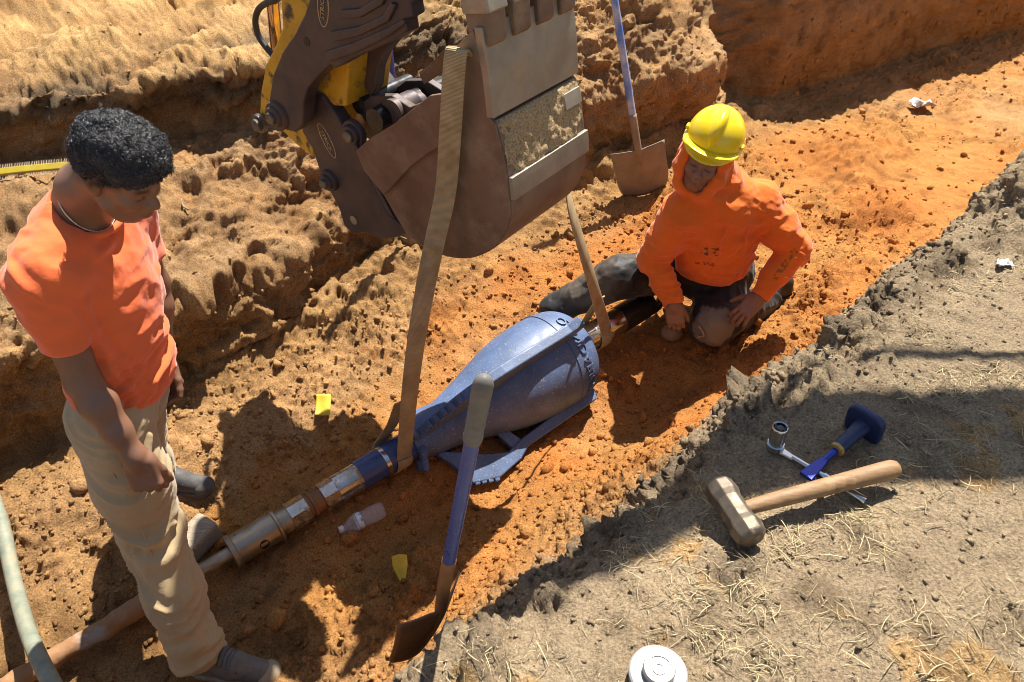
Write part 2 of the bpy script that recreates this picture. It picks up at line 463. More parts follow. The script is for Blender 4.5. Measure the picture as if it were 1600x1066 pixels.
# crumbled topsoil lip on the far side
lip2 = np.exp(-((A3[:, 2] - .0) / .13) ** 2) * np.clip((A3[:, 1] - 3.2) / .15, 0, 1) * np.clip((2.6 - A3[:, 0]) / .6, 0, 1) * np.clip((4.2 - A3[:, 1]) / .3, 0, 1)
D += lip2 * (.03 * fbm(A3, .10, 4, 77) + .05 * fB + .03 * fC)
disp[act] = D
disp *= fade
XYZ = flat + nr.reshape(-1, 3) * disp[:, None]
TW = XYZ[:, 0:1] * E1 + XYZ[:, 1:2] * E2 + XYZ[:, 2:3] * UP
ii = np.arange(nu * npf).reshape(nu, npf)
TF = np.stack([ii[:-1, :-1], ii[1:, :-1], ii[1:, 1:], ii[:-1, 1:]], -1).reshape(-1, 4)
# soil colours: the layers of the ground (linear base colours)
GREY = np.array([.345, .255, .155]); TAN = np.array([.43, .240, .100]); ORANGE = np.array([.46, .215, .062]); RED = np.array([.42, .155, .038])
SAND = np.array([.52, .315, .125]); DARK = np.array([.16, .112, .066]); BROWN = np.array([.30, .165, .065])
def lerp(a, b, t): return a + (b - a) * np.clip(t, 0, 1)[:, None]
uu, ww, zz = XYZ[:, 0], XYZ[:, 1], XYZ[:, 2]
n1 = np.zeros(len(uu)); n2 = n1.copy(); n3 = n1.copy()
n1[act] = fbm(A3, .6, 4, 91); n2[act] = fbm(A3, .25, 4, 95); n3[act] = fbm(A3, .9, 3, 99)
col = np.tile(TAN, (len(uu), 1))
redness = 6 * HEAPS.ravel() + .55 + .5 * n1 + .35 * n2 + .45 * np.exp(-((uu - 1.9) / 1.4) ** 2)
fl = lerp(np.tile(ORANGE, (len(uu), 1)), np.tile(RED, (len(uu), 1)), redness - .35)
fl = lerp(fl, np.tile(TAN, (len(uu), 1)), (n3 * .9 - .25 - 8 * HEAPS.ravel() + .5 * np.clip((uu - 4.4) / 2, 0, 1)))
fl = lerp(fl, np.tile(BROWN, (len(uu), 1)), (.75 - uu) * 1.1 + n2 * .5)
n4 = n1 * 0; n4[act] = fbm(A3, .09, 3, 121)
col = lerp(fl, col, (ww - 2.30 - .16 * n1 - .10 * n4 + .5 * np.clip((1.35 - uu), -.45, .5)) / .16)
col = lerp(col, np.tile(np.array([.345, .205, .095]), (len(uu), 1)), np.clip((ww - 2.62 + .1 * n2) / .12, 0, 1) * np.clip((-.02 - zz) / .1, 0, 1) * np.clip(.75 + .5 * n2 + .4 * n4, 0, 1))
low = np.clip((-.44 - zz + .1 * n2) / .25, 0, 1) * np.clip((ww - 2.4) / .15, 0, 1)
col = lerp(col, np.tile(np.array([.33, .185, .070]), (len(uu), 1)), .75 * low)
top = np.clip((zz - .02 + .03 * n2) / .05, 0, 1) * np.clip((ww - 3.0) / .2, 0, 1)
col = lerp(col, np.tile(SAND, (len(uu), 1)), top * (.7 + .5 * n2))
tops = np.exp(-((zz + .02 - .03 * n2) / .085) ** 2) * np.clip((ww - 3.0) / .2, 0, 1) * np.clip((2.9 - uu) / .6, 0, 1)
col = lerp(col, np.tile(DARK, (len(uu), 1)), tops * 1.1)
nb = np.clip((.80 + .05 * n2 - ww) / .10, 0, 1)
nb = np.maximum(nb, np.clip((zz + .42 + .10 * n2) / .14, 0, 1) * (ww < 1.4))
col = lerp(col, np.tile(GREY, (len(uu), 1)), nb)
n5 = n1.copy() * 0; n5[act] = fbm(A3, .05, 3, 131)
sodf = n1 * 0; sodf[act] = sod
col = lerp(col, np.tile(np.array([.17, .125, .08]), (len(uu), 1)), sodf * .9)
spill = np.clip((n2 + .55 * n1 + .45 * n5 - .72) / .22, 0, 1) * nb
col = lerp(col, np.tile(np.array([.46, .26, .085]), (len(uu), 1)), spill * .6)
col = lerp(col, np.tile(np.array([.30, .20, .11]), (len(uu), 1)), np.clip((uu - 4.5) / .3, 0, 1) * np.clip((zz + .5) / .4, 0, 1) * (ww > 2) * .6)
col = lerp(col, col * np.array([.55, .52, .50]), np.clip(n4 * .9 - .25 + .3 * n2, 0, .8))
col = lerp(col, col * np.array([1.25, 1.25, 1.2]), np.clip(-n4 * .9 - .25, 0, .8))
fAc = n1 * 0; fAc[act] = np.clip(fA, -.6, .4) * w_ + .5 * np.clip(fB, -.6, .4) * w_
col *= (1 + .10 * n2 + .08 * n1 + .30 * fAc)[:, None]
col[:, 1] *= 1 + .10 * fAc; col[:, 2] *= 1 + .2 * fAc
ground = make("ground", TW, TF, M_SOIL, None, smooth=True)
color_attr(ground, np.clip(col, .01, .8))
setp(ground, "sandy trench floor, crumbling far wall and grey near bank of bare earth", "ground", None, "structure")

# loose crumbs of earth lying on it, and dry straw on the near bank
tu, tw_ = uu.reshape(nu, npf), ww.reshape(nu, npf)
def scatter(n, cond, sizes):
    idx = np.where(cond)[0]; return RNG.choice(idx, n), sizes(n)
ph = (1 + 5 ** .5) / 2
ICO = np.array([(-1, ph, 0), (1, ph, 0), (-1, -ph, 0), (1, -ph, 0), (0, -1, ph), (0, 1, ph), (0, -1, -ph), (0, 1, -ph), (ph, 0, -1), (ph, 0, 1), (-ph, 0, -1), (-ph, 0, 1)]) / math.hypot(1, ph)
ICOF = np.array([(0, 11, 5), (0, 5, 1), (0, 1, 7), (0, 7, 10), (0, 10, 11), (1, 5, 9), (5, 11, 4), (11, 10, 2), (10, 7, 6), (7, 1, 8), (3, 9, 4), (3, 4, 2), (3, 2, 6), (3, 6, 8), (3, 8, 9), (4, 9, 5), (2, 4, 11), (6, 2, 10), (8, 6, 7), (9, 8, 1)])
inview = (uu > -.7) & (uu < 8) & (ww > -.3) & (ww < 5.5)
crumbs = []
for n, cond, lo, hi, pw in ((15000, inview & (ww > .8) & (ww < 2.6) & (uu < 4), .002, .013, 3.5), (3500, inview & (ww > 2.5) & (ww < 4.5), .002, .010, 3.6),
                            (8000, inview & (ww < .85) & (uu < 3.6), .0012, .007, 3.8), (2600, inview & (np.abs(ww - .72) < .1), .002, .014, 2.8),
                            (2500, inview & (uu > 3.4) & (ww > .8) & (ww < 2.9), .004, .02, 3.4), (160, inview & (ww > .85) & (ww < 2.55) & (uu < 4.2), .013, .034, 2.2)):
    id_ = RNG.choice(np.where(cond)[0], n); s = lo + (hi - lo) * RNG.random(n) ** pw
    crumbs.append((id_, s))
cid = np.concatenate([c[0] for c in crumbs]); cs = np.concatenate([c[1] for c in crumbs]); m = len(cid)
ax = norm(RNG.normal(size=3)); q = RNG.normal(size=(m, 3, 3)); q, _ = np.linalg.qr(q)
shp = ICO[None] * (1 + .32 * RNG.normal(size=(m, 12, 1))) * (.7 + .6 * RNG.random((m, 1, 3)))
cv = np.einsum('mij,mkj->mki', q, shp) * cs[:, None, None] + (TW[cid] + np.array([0, 0, .2]) * cs[:, None])[:, None]
cf = (ICOF[None] + (np.arange(m) * 12)[:, None, None]).reshape(-1, 3)
crumb = make("soil_crumbs", cv.reshape(-1, 3), cf, M_SOIL, None, smooth=True)
color_attr(crumb, np.repeat(np.clip(col[cid] * (.9 + .45 * RNG.random((m, 1))), .01, .8), 12, 0))
setp(crumb, "loose crumbs and clods of earth strewn over the trench", "soil", None, "stuff")

def terrain_z(p):
    """height of the ground under a world point (nearest sample)"""
    u = p[0] * E1[0] + p[1] * E1[1]; w = p[0] * E2[0] + p[1] * E2[1]
    i = int(np.argmin(np.abs(U - u))); row = slice(i * npf, (i + 1) * npf)
    j = int(np.argmin(np.abs(ww[row] - w) - .001 * zz[row])); return float(zz[row][j])
def straw_mat():
    k = N("dry_straw")
    a = k.n('ShaderNodeAttribute'); a.attribute_name = "tint"
    k.set(Base_Color=a.outputs['Color'], Roughness=.75, Specular_IOR_Level=.3); return k.m
M_STRAW = straw_mat()
def strands(n, base, dirs, lens, rad, curl, lift):
    K = 5; t = np.linspace(-.5, .5, K)
    a = RNG.random(n) * 6.28 if dirs is None else dirs
    d = np.stack([np.cos(a), np.sin(a), RNG.normal(size=n) * .16 + lift], 1); s = np.stack([-np.sin(a), np.cos(a), np.zeros(n)], 1)
    cz = RNG.normal(size=n) * curl; cv_ = np.abs(RNG.normal(size=n)) * curl * .5
    P = base[:, None] + d[:, None] * (t[None, :, None] * lens[:, None, None]) + s[:, None] * ((t ** 2)[None, :, None] * (cz * lens)[:, None, None]) \
        + UP[None, None] * ((.25 - t ** 2)[None, :, None] * (cv_ * lens)[:, None, None])
    V = np.zeros((n, K, 3, 3))
    taper = np.array([.5, 1, 1, .9, .3])
    for j, (x, y) in enumerate(((1, 0), (-.5, .87), (-.5, -.87))):
        V[:, :, j] = P + (s[:, None] * x + UP * y) * (rad[:, None, None] * taper[None, :, None])
    base_i = np.arange(K - 1)[:, None] * 3 + np.arange(3)[None]; nx = np.arange(K - 1)[:, None] * 3 + (np.arange(3)[None] + 1) % 3
    f = np.stack([base_i, nx, nx + 3, base_i + 3], -1).reshape(-1, 4)
    F = (f[None] + (np.arange(n) * K * 3)[:, None, None]).reshape(-1, 4)
    return V.reshape(-1, 3), F, K * 3
onbank = inview & (ww < .66) & (zz > -.06) & (uu < 4)
clump = n2 + .4 * n1
cand = np.where(onbank)[0]; pr = np.clip(clump[cand] + .25, .04, 1) ** 1.6; pr /= pr.sum()
sid = RNG.choice(cand, 6500, p=pr)
# tufts
for (px, py, cnt, r) in ((1170, 945, 110, .05), (1225, 850, 70, .05), (1360, 850, 90, .06), (1120, 1010, 60, .04), (1200, 1040, 120, .05), (1500, 600, 150, .07), (1430, 610, 80, .06), (1560, 590, 110, .06),
                         (1330, 800, 80, .04), (1450, 520, 90, .08), (1530, 440, 90, .09), (1280, 560, 60, .06), (1085, 640, 80, .06), (1010, 760, 70, .04), (960, 850, 50, .04), (1540, 960, 60, .06), (1080, 930, 50, .04), (745, 1030, 60, .03), (1400, 960, 40, .05)):
    c = at(px, py, 0); pu, pw_ = c @ E1, c @ E2
    dd = (uu[cand] - pu) ** 2 + (ww[cand] - pw_) ** 2
    near = cand[dd < r * r]
    if len(near): sid = np.concatenate([sid, RNG.choice(near, cnt)])
ns = len(sid)
lens = .006 + .055 * RNG.random(ns) ** 2.6
sv, sf, per = strands(ns, TW[sid] + np.array([0, 0, .003]) + UP * (lens * .05)[:, None], None, lens, .00045 + .0007 * RNG.random(ns) ** 2, .35, 0)
straw = make("dry_grass", sv, sf, M_STRAW, None, smooth=True)
sc = np.array([.62, .50, .28])[None] * (.5 + .75 * RNG.random((ns, 1))) * np.array([1, 1, 1])[None]
sc = np.where(RNG.random((ns, 1)) < .18, np.array([[.16, .115, .07]]), sc)
color_attr(straw, np.repeat(sc, per, 0))
setp(straw, "dry straw and dead grass scattered over the grey near bank", "dry grass", None, "stuff")
# ---------------------------------------------------------------- materials of the machine and tools
SOILC = (.40, .24, .10)
M_YELLOW = pmat("machine_yellow_paint", (.62, .36, .02), (.50, .27, .015), 12, .45, 0, .1, 90, dirt=(.10, .07, .04), dirt_scale=14, dirt_lo=.53, dirt_hi=.64)
M_DARKSTEEL = pmat("dark_cast_steel", (.055, .042, .046), (.085, .062, .058), 7, .5, .35, .25, 140, .0015, dirt=(.13, .085, .05), dirt_scale=5, dirt_lo=.52, dirt_hi=.72)
M_BUCKET = pmat("rusty_brown_steel", (.135, .078, .048), (.20, .130, .085), 5, .55, .2, .4, 120, .0018, dirt=(.30, .205, .12), dirt_scale=7, dirt_lo=.48, dirt_hi=.72)
M_WORN = pmat("worn_bare_steel", (.36, .32, .25), (.27, .235, .18), 9, .5, .45, .25, 160, .001, dirt=(.42, .29, .15), dirt_scale=8, dirt_lo=.56, dirt_hi=.70)
M_BLACKRUB = pmat("black_rubber", (.018, .018, .019), (.03, .028, .026), 20, .55, 0, .1)
M_PINSTEEL = pmat("greasy_steel", (.20, .18, .16), (.10, .085, .07), 30, .4, .7, .15, dirt=(.10, .07, .05), dirt_scale=30)
M_COPPER = pmat("hydraulic_rod_chrome", (.62, .42, .34), (.5, .33, .27), 10, .16, .95, 0)
M_BRASS = pmat("badge_letter_metal", (.46, .38, .22), (.30, .25, .15), 60, .4, .7, 0)
def webbing():
    k = N("dirty_webbing")
    f = k.ramp(k.noise(14, 6, .65), [(.35, 0), (.65, 1)])
    c = k.mix(f, (.60, .455, .25), (.42, .30, .15))
    wv = k.n('ShaderNodeTexWave'); wv.inputs['Scale'].default_value = 85; wv.bands_direction = 'Z'; wv.inputs['Distortion'].default_value = 1.5
    k.l(k.tc.outputs['Object'], wv.inputs['Vector'])
    g = k.ramp(wv.outputs['Fac'], [(.0, .6), (.6, 1.1)])
    c = k.mix(1.0, c, g, 'MULTIPLY')
    k.set(Base_Color=c, Roughness=.9, Specular_IOR_Level=.2)
    b = k.bump(wv.outputs['Fac'], .7, .003); k.set(Normal=k.bump(k.noise(260, 3), .4, .001, b)); return k.m
M_WEB = webbing()
M_BLUEPAINT = pmat("blue_reamer_paint", (.088, .136, .250), (.062, .095, .175), 9, .50, 0, .5, 130, .0015, dirt=(.34, .30, .28), dirt_scale=110, dirt_lo=.58, dirt_hi=.68, spec=.5)
M_BLUEPIPE = pmat("blue_pipe_paint", (.032, .052, .145), (.05, .075, .19), 9, .35, 0, .12, dirt=(.30, .24, .18), dirt_scale=14, dirt_lo=.66, dirt_hi=.74, spec=.6)
M_CHROME = pmat("bright_pipe_steel", (.62, .60, .57), (.42, .37, .29), 14, .24, .95, .1, dirt=(.36, .22, .09), dirt_scale=13, dirt_lo=.53, dirt_hi=.64)
M_TARNISH = pmat("tarnished_pipe_steel", (.42, .37, .28), (.30, .245, .165), 11, .38, .85, .12, dirt=(.33, .19, .075), dirt_scale=10, dirt_lo=.52, dirt_hi=.66)
M_MUDPIPE = pmat("muddy_drill_rod", (.33, .17, .07), (.24, .12, .05), 8, .75, 0, .5, 60, .004, dirt=(.30, .275, .25), dirt_scale=9, dirt_lo=.50, dirt_hi=.60)
M_BLACKSTEEL = pmat("black_pipe_steel", (.028, .027, .028), (.05, .045, .04), 12, .33, .5, .1, dirt=(.2, .12, .06), dirt_scale=12, dirt_lo=.62, dirt_hi=.72)
M_HANDLEBLUE = pmat("blue_fibreglass_handle", (.035, .060, .22), (.05, .08, .27), 18, .32, 0, .05, 60, dirt=(.30, .25, .2), dirt_scale=16, dirt_lo=.64, dirt_hi=.72)
M_WORNBLUE = pmat("worn_blue_handle", (.10, .21, .52), (.55, .55, .55), 9, .6, 0, .2, lo=.40, hi=.70)
M_GRIP = pmat("grey_rubber_grip", (.17, .155, .13), (.12, .11, .095), 30, .6, 0, .2, 220)
M_RUST = pmat("rusty_shovel_steel", (.34, .150, .055), (.20, .095, .042), 12, .6, .3, .35, 130, .002, dirt=(.33, .17, .06), dirt_scale=9, dirt_lo=.54, dirt_hi=.68)
M_DUSTYSTEEL = pmat("dusty_shovel_steel", (.33, .245, .15), (.23, .17, .11), 9, .7, .15, .2, 120, .0012)
M_HAMMER = pmat("hammer_steel", (.19, .15, .11), (.12, .095, .065), 22, .5, .6, .35, 170, .0012, dirt=(.36, .27, .16), dirt_scale=30, dirt_lo=.58, dirt_hi=.7)
def wood(name, a, b, axis):
    k = N(name); f = k.noise(7, 6, .7, axis)
    c = k.mix(k.ramp(f, [(.35, 0), (.65, 1)]), a, b)
    k.set(Base_Color=c, Roughness=.62, Normal=k.bump(f, .35, .002)); return k.m
M_HICKORY = wood("worn_hickory", (.33, .19, .085), (.20, .11, .045), (4, 18, 18))
M_OLDWOOD = wood("weathered_wood", (.42, .34, .24), (.20, .155, .105), (5, 22, 22))
M_NAVY = pmat("navy_rubber_grip", (.012, .022, .075), (.018, .03, .09), 30, .5, 0, .1)
M_CHISELBLUE = pmat("blue_chisel_steel", (.03, .06, .42), (.04, .05, .25), 20, .3, .5, 0)
M_SOCKET = pmat("polished_tool_steel", (.72, .71, .70), (.60, .58, .55), 15, .18, 1.0, .05)
M_RINGYEL = pmat("ochre_plastic", (.50, .31, .07), None, 20, .5)
M_WHITEMETAL = pmat("white_painted_metal", (.32, .31, .295), (.26, .245, .225), 12, .5, 0, .1, dirt=(.36, .16, .08), dirt_scale=26, dirt_lo=.62, dirt_hi=.70)
M_PAPER = pmat("yellow_paper", (.72, .52, .05), (.62, .43, .03), 25, .6, 0, .2, 60, .002, dirt=(.5, .36, .12), dirt_scale=20, dirt_lo=.62, dirt_hi=.75)
M_HOSEGREEN = pmat("pale_green_hose", (.165, .185, .13), (.26, .26, .19), 26, .6, 0, .3, 140, .0015, dirt=(.30, .24, .15), dirt_scale=24, dirt_lo=.53, dirt_hi=.66)
M_BRUSHYEL = pmat("yellow_plastic", (.50, .37, .03), (.42, .30, .03), 20, .4)
M_BRISTLE = pmat("pale_bristle", (.50, .42, .28), None, 20, .7)
M_SCRAP = pmat("white_plastic_scrap", (.74, .72, .68), None, 20, .4)
def clear_plastic():
    k = N("clear_plastic"); k.set(Base_Color=(.96, .97, .98), Roughness=.08, Transmission_Weight=.6, IOR=1.3, Alpha=.38); return k.m
M_CLEAR = clear_plastic()
M_WHITEPL = pmat("white_plastic", (.72, .71, .70), None, 20, .4)
M_LABEL = pmat("bottle_label_film", (.70, .72, .74), (.10, .24, .25), 60, .35, lo=.56, hi=.6)

def text_mesh(txt, O, x, y, size, depth, mat, parent, name="lettering", bend=None):
    """raised lettering: x along the words, y up the letters"""
    cu = bpy.data.curves.new(name, 'FONT'); cu.body = txt; cu.size = size; cu.extrude = depth; cu.align_x = 'CENTER'; cu.align_y = 'CENTER'; cu.resolution_u = 2
    t = bpy.data.objects.new(name + "_source", cu); scene.collection.objects.link(t)
    dg = bpy.context.evaluated_depsgraph_get(); dg.update()
    me = bpy.data.meshes.new_from_object(t.evaluated_get(dg))
    V = np.array([v.co[:] for v in me.vertices]); F = [tuple(p.vertices) for p in me.polygons]
    bpy.data.objects.remove(t); bpy.data.curves.remove(cu); bpy.data.meshes.remove(me)
    if bend is not None: Wv = np.array([bend(p) for p in V])
    else:
        x = norm(x); z = norm(np.cross(x, norm(y))); y = np.cross(z, x)
        Wv = np.asarray(O) + V @ np.stack([x, y, z])
    return make(name, Wv, F, mat, parent)

# ---------------------------------------------------------------- excavator: stick, thumb, coupler, bucket
A_ = np.array([.6, .8, 0.0]); B_ = np.array([.8, -.6, 0.0])
def pl(pts, c): return np.array([at_plane(x, y, A_, c) for x, y in pts])
exc = thing("excavator", "excavator arm with yellow stick, dark thumb and brown toothed bucket above the trench", "excavator", at_plane(600, 380, A_, 1.75))
BW = .41
side = [(738, 45), (750, 79), (757, 120), (764, 183), (774, 195), (786, 244), (794, 290), (797, 335), (790, 362), (770, 389), (734, 404), (699, 402), (668, 390), (636, 368),
        (616, 335), (599, 305), (569, 268), (555, 236), (577, 217), (616, 193), (671, 150), (698, 146), (704, 100), (712, 74)]
S0 = pl(side, 1.57)
bucket = bevel(make("bucket", *join(prism(S0, A_ * .018), prism(S0 + A_ * (BW - .018), A_ * .018)), M_BUCKET, exc), .004)
bucket["label"] = "brown worn digging bucket with its teeth turned up"
run = S0[1:16]; cen = S0.mean(0)
def shell(run, off0, off1, w0, w1):
    """sheet that follows the bucket's outer curve, between offsets from it"""
    n = len(run); t = np.gradient(run, axis=0); o = []
    for i in range(n):
        nn = np.cross(A_, norm(t[i])); nn = nn if nn @ (run[i] - cen) > 0 else -nn
        o.append(norm(nn))
    o = np.array(o)
    poly = np.concatenate([run + o * off1, (run + o * off0)[::-1]]) + A_ * w0
    n2_ = len(poly); V, _ = prism(poly, A_ * (w1 - w0)); F = []
    for i in range(n - 1):
        a, b, c, d = i, i + 1, n2_ - 2 - i, n2_ - 1 - i
        F += [(a, b, c, d), (n2_ + d, n2_ + c, n2_ + b, n2_ + a), (a, n2_ + a, n2_ + b, b), (d, c, n2_ + c, n2_ + d)]
    F += [(0, n2_ - 1, 2 * n2_ - 1, n2_), (n - 1, 2 * n - 1 + n2_ - n, n + n2_, n)]
    F[-1] = (n - 1, n2_ + n - 1, n2_ + n, n)
    return V, F
fine_run = cat_rom(run, 4)
make("bucket_floor", *shell(fine_run, -.016, .001, .006, BW - .006), M_BUCKET, bucket, smooth=True, angle=40)
edge_run = cat_rom(pl([(744, 42), (750, 79), (757, 120), (764, 183)], 1.57), 4)
bevel(make("cutting_edge", *shell(edge_run, -.004, .022, -.006, BW + .006), M_WORN, bucket), .003)
def runseg(y0, y1, k=10):
    # part of the outer curve between two heights of the near side
    ys = np.array([at_plane(770, y, A_, 1.57)[2] for y in (y0, y1)])
    m = (fine_run[:, 2] <= ys[0]) & (fine_run[:, 2] >= ys[1]) & ((fine_run - cen) @ B_ > 0)
    return fine_run[m]
bevel(make("wear_plate", *shell(runseg(268, 312), .0, .014, .004, BW - .004), M_WORN, bucket), .002)
bevel(make("wear_plate", *shell(runseg(196, 232), .0, .012, BW - .10, BW - .012), M_WORN, bucket), .002)
# soil caked on the bucket floor
rs = runseg(186, 286); K1, K2 = 46, 60
tq = np.linspace(0, len(rs) - 1, K1); rsf = np.array([rs[int(q_)] * (1 - q_ % 1) + rs[min(int(q_) + 1, len(rs) - 1)] * (q_ % 1) for q_ in tq])
cv_ = []; 
for i in range(K1):
    for j in range(K2): cv_.append(rsf[i] + A_ * (.008 + (BW - .016) * j / (K2 - 1)))
cv_ = np.array(cv_); gi, gj = np.meshgrid(np.arange(K1), np.arange(K2), indexing='ij')
edge_ = np.minimum(np.minimum(gi, K1 - 1 - gi) / 5., np.minimum(gj, K2 - 1 - gj) / 5.).ravel()
edge_ = edge_ + 1.0 * fbm(cv_, .035, 3, 16) + .15
hh = np.clip(.75 + fbm(cv_, .07, 3, 12) * .4 + .35 * fbm(cv_, .014, 3, 14), -.15, 1.4) * np.clip(edge_, 0, 1) * .010 - .0008
cv_ = cv_ + B_ * hh[:, None]
gq = np.arange(K1 * K2).reshape(K1, K2)
cfq = np.stack([gq[:-1, :-1], gq[:-1, 1:], gq[1:, 1:], gq[1:, :-1]], -1).reshape(-1, 4)
cake = make("caked_soil", cv_, cfq, M_SOIL, bucket, smooth=True); color_attr(cake, np.tile(np.array([.56, .40, .21]), (len(cv_), 1)))
# teeth
tdir = norm(edge_run[0] - edge_run[5]); tn = norm(np.cross(A_, tdir)); tn = tn if tn @ B_ > 0 else -tn
for i in range(4):
    o = edge_run[0] + A_ * (.004 + i * (BW - .008 - .074) / 3)
    ad = make("tooth_adapter", *prism([o + tdir * a + tn * b for a, b in [(-.055, .020), (-.045, .036), (.04, .044), (.06, .040), (.06, -.036), (-.03, -.036), (-.055, -.004)]], A_ * .074), M_BUCKET, bucket); bevel(ad, .006)
    pr_ = [(.03, -.042), (.03, .050), (.09, .044), (.24, .008), (.24, -.004), (.09, -.038)]
    tt_ = make("tooth", *prism([o + tdir * a + tn * b - A_ * .004 for a, b in pr_], A_ * .082), M_WORN, bucket); bevel(tt_, .005)
rim = [(555, 236), (577, 217), (616, 193), (671, 150), (698, 146), (697, 226), (668, 240), (640, 262), (614, 290), (599, 305), (569, 268)]
bevel(make("rim_plate", *prism(pl(rim, 1.555), A_ * .0135), M_BUCKET, bucket), .003)
lug = [(701, 150), (696, 110), (662, 132), (655, 118), (697, 74), (712, 74), (716, 110)]
bevel(make("side_lug", *prism(pl(lug, 1.74), A_ * .02), M_BUCKET, bucket), .003)
# quick coupler
cp = [(471, 205), (478, 165), (483, 139), (503, 150), (522, 175), (537, 200), (555, 232), (580, 285), (606, 335), (642, 364), (618, 372), (597, 374), (572, 364), (551, 367), (537, 353), (530, 328), (515, 299), (503, 282), (498, 264), (487, 232)]
coup = bevel(make("quick_coupler", *join(prism(pl(cp, 1.585), A_ * .05), prism(pl(cp, 1.585) + A_ * .26, A_ * .05)), M_DARKSTEEL, exc), .007, 3)
flg = [(537, 200), (545, 206), (563, 240), (588, 290), (616, 342), (606, 335), (580, 285), (555, 232)]
bevel(make("flange", *prism(pl(flg, 1.570), A_ * .03), M_DARKSTEEL, coup), .003)
def boss(name, px, py, c, prof_, mat, par, seg=28):
    return make(name, *lathe(prof_, at_plane(px, py, A_, c), -A_, seg), mat, par, smooth=True, angle=35)
def boss_rings(px, py, c, r, par, pin=M_PINSTEEL):
    b = boss("pin_boss", px, py, c, [(0, r), (.012, r), (.018, r * .93), (.018, r * .72), (.028, r * .7), (.032, r * .64), (.032, .001)], M_DARKSTEEL, par)
    return boss("pin", px, py, c, [(.02, r * .42), (.040, r * .42), (.044, r * .36), (.044, .001)], pin, par)
boss_rings(517, 281, 1.586, .040, coup); 
boss("bolt_hole", 553, 344, 1.586, [(0, .017), (.003, .017), (.004, .014), (.004, .001)], M_SCRAP if False else M_WORN, coup)
boss_rings(556, 208, 1.60, .050, coup)
def pin_bar(px, py, c, r, L, mat, par, name="pin"):
    o = at_plane(px, py, A_, c); return make(name, *tube([o, o + A_ * L], r, 24), mat, par, smooth=True, angle=40)
pin_bar(585, 188, 1.60, .038, .34, M_BLACKSTEEL, coup); pin_bar(612, 178, 1.64, .045, .10, M_DARKSTEEL, coup); pin_bar(640, 172, 1.72, .048, .05, M_DARKSTEEL, coup)
pin_bar(560, 165, 1.66, .030, .25, M_BLACKSTEEL, coup)
ear = [(598, 205), (570, 190), (560, 165), (580, 150), (612, 150), (640, 168), (660, 160), (650, 175)]
bevel(make("ear_plate", *join(prism(pl(ear, 1.66), A_ * .03), prism(pl(ear, 1.66) + A_ * .16, A_ * .03)), M_DARKSTEEL, coup), .004)
dk = [(522, 170), (535, 150), (545, 100), (560, 112), (580, 152), (560, 175), (540, 190)]
bevel(make("link_plate", *prism(pl(dk, 1.80), A_ * .03), M_BLACKSTEEL, coup), .004)
# thumb
th = [(421, 178), (420, 157), (426, 118), (441, 82), (462, 50), (476, 21), (487, -14), (505, -70), (560, -160), (668, -120), (648, -60), (660, -30), (645, -20), (651, 0), (640, 6), (644, 26), (632, 33), (635, 50), (617, 63),
      (580, 78), (548, 93), (522, 108), (516, 100), (494, 122), (481, 137), (475, 157), (472, 195), (460, 207), (444, 203), (426, 189)]
thumb = bevel(make("thumb", *join(prism(pl(th, 1.51), A_ * .055)), M_DARKSTEEL, exc), .006, 3)
th2 = [(522, 108), (560, 40), (640, 0), (617, 63), (600, 84), (590, 107), (587, 135), (580, 152), (569, 139), (556, 108), (540, 98)]
bevel(make("inner_plate", *prism(pl(th2, 1.68), A_ * .04), M_DARKSTEEL, thumb), .005)
for k_, rb in enumerate(([(505, 82), (548, 68), (600, 46), (630, 30), (632, 38), (604, 58), (552, 84), (510, 98)], [(515, 50), (560, 42), (598, 24), (610, 4), (618, 8), (606, 34), (562, 56), (522, 66)], [(530, 16), (560, 14), (590, -4), (600, -24), (608, -18), (596, 8), (562, 28), (534, 30)])):
    bevel(make("serrated_rib", *prism(pl(rb, 1.50), A_ * .02), M_DARKSTEEL, thumb), .004)
boss_rings(436, 180, 1.512, .050, thumb)
boss("slot_cover", 480, 65, 1.512, [(0, .014), (.003, .014), (.003, .001)], M_BLACKSTEEL, thumb)
def badge(px, py, c, ang, rx, ry, txt, par):
    o = at_plane(px, py, A_, c); X = -B_ if False else B_
    lx = math.cos(ang) * B_ + math.sin(ang) * UP; ly = -math.sin(ang) * B_ + math.cos(ang) * UP
    ring = np.array([o + lx * rx * math.cos(a) + ly * ry * math.sin(a) for a in np.linspace(0, 2 * math.pi, 33)])
    b = make("badge", *tube(ring, .0022, 6, caps=False), M_BRASS, par, smooth=True)
    text_mesh(txt, o - A_ * .002, lx, ly, ry * 1.05, .0012, M_BRASS, b)
badge(505, 10, 1.511, math.radians(78), .060, .022, "STRICK", thumb)
badge(511, 220, 1.586, math.radians(-62), .062, .022, "STRICK", coup)
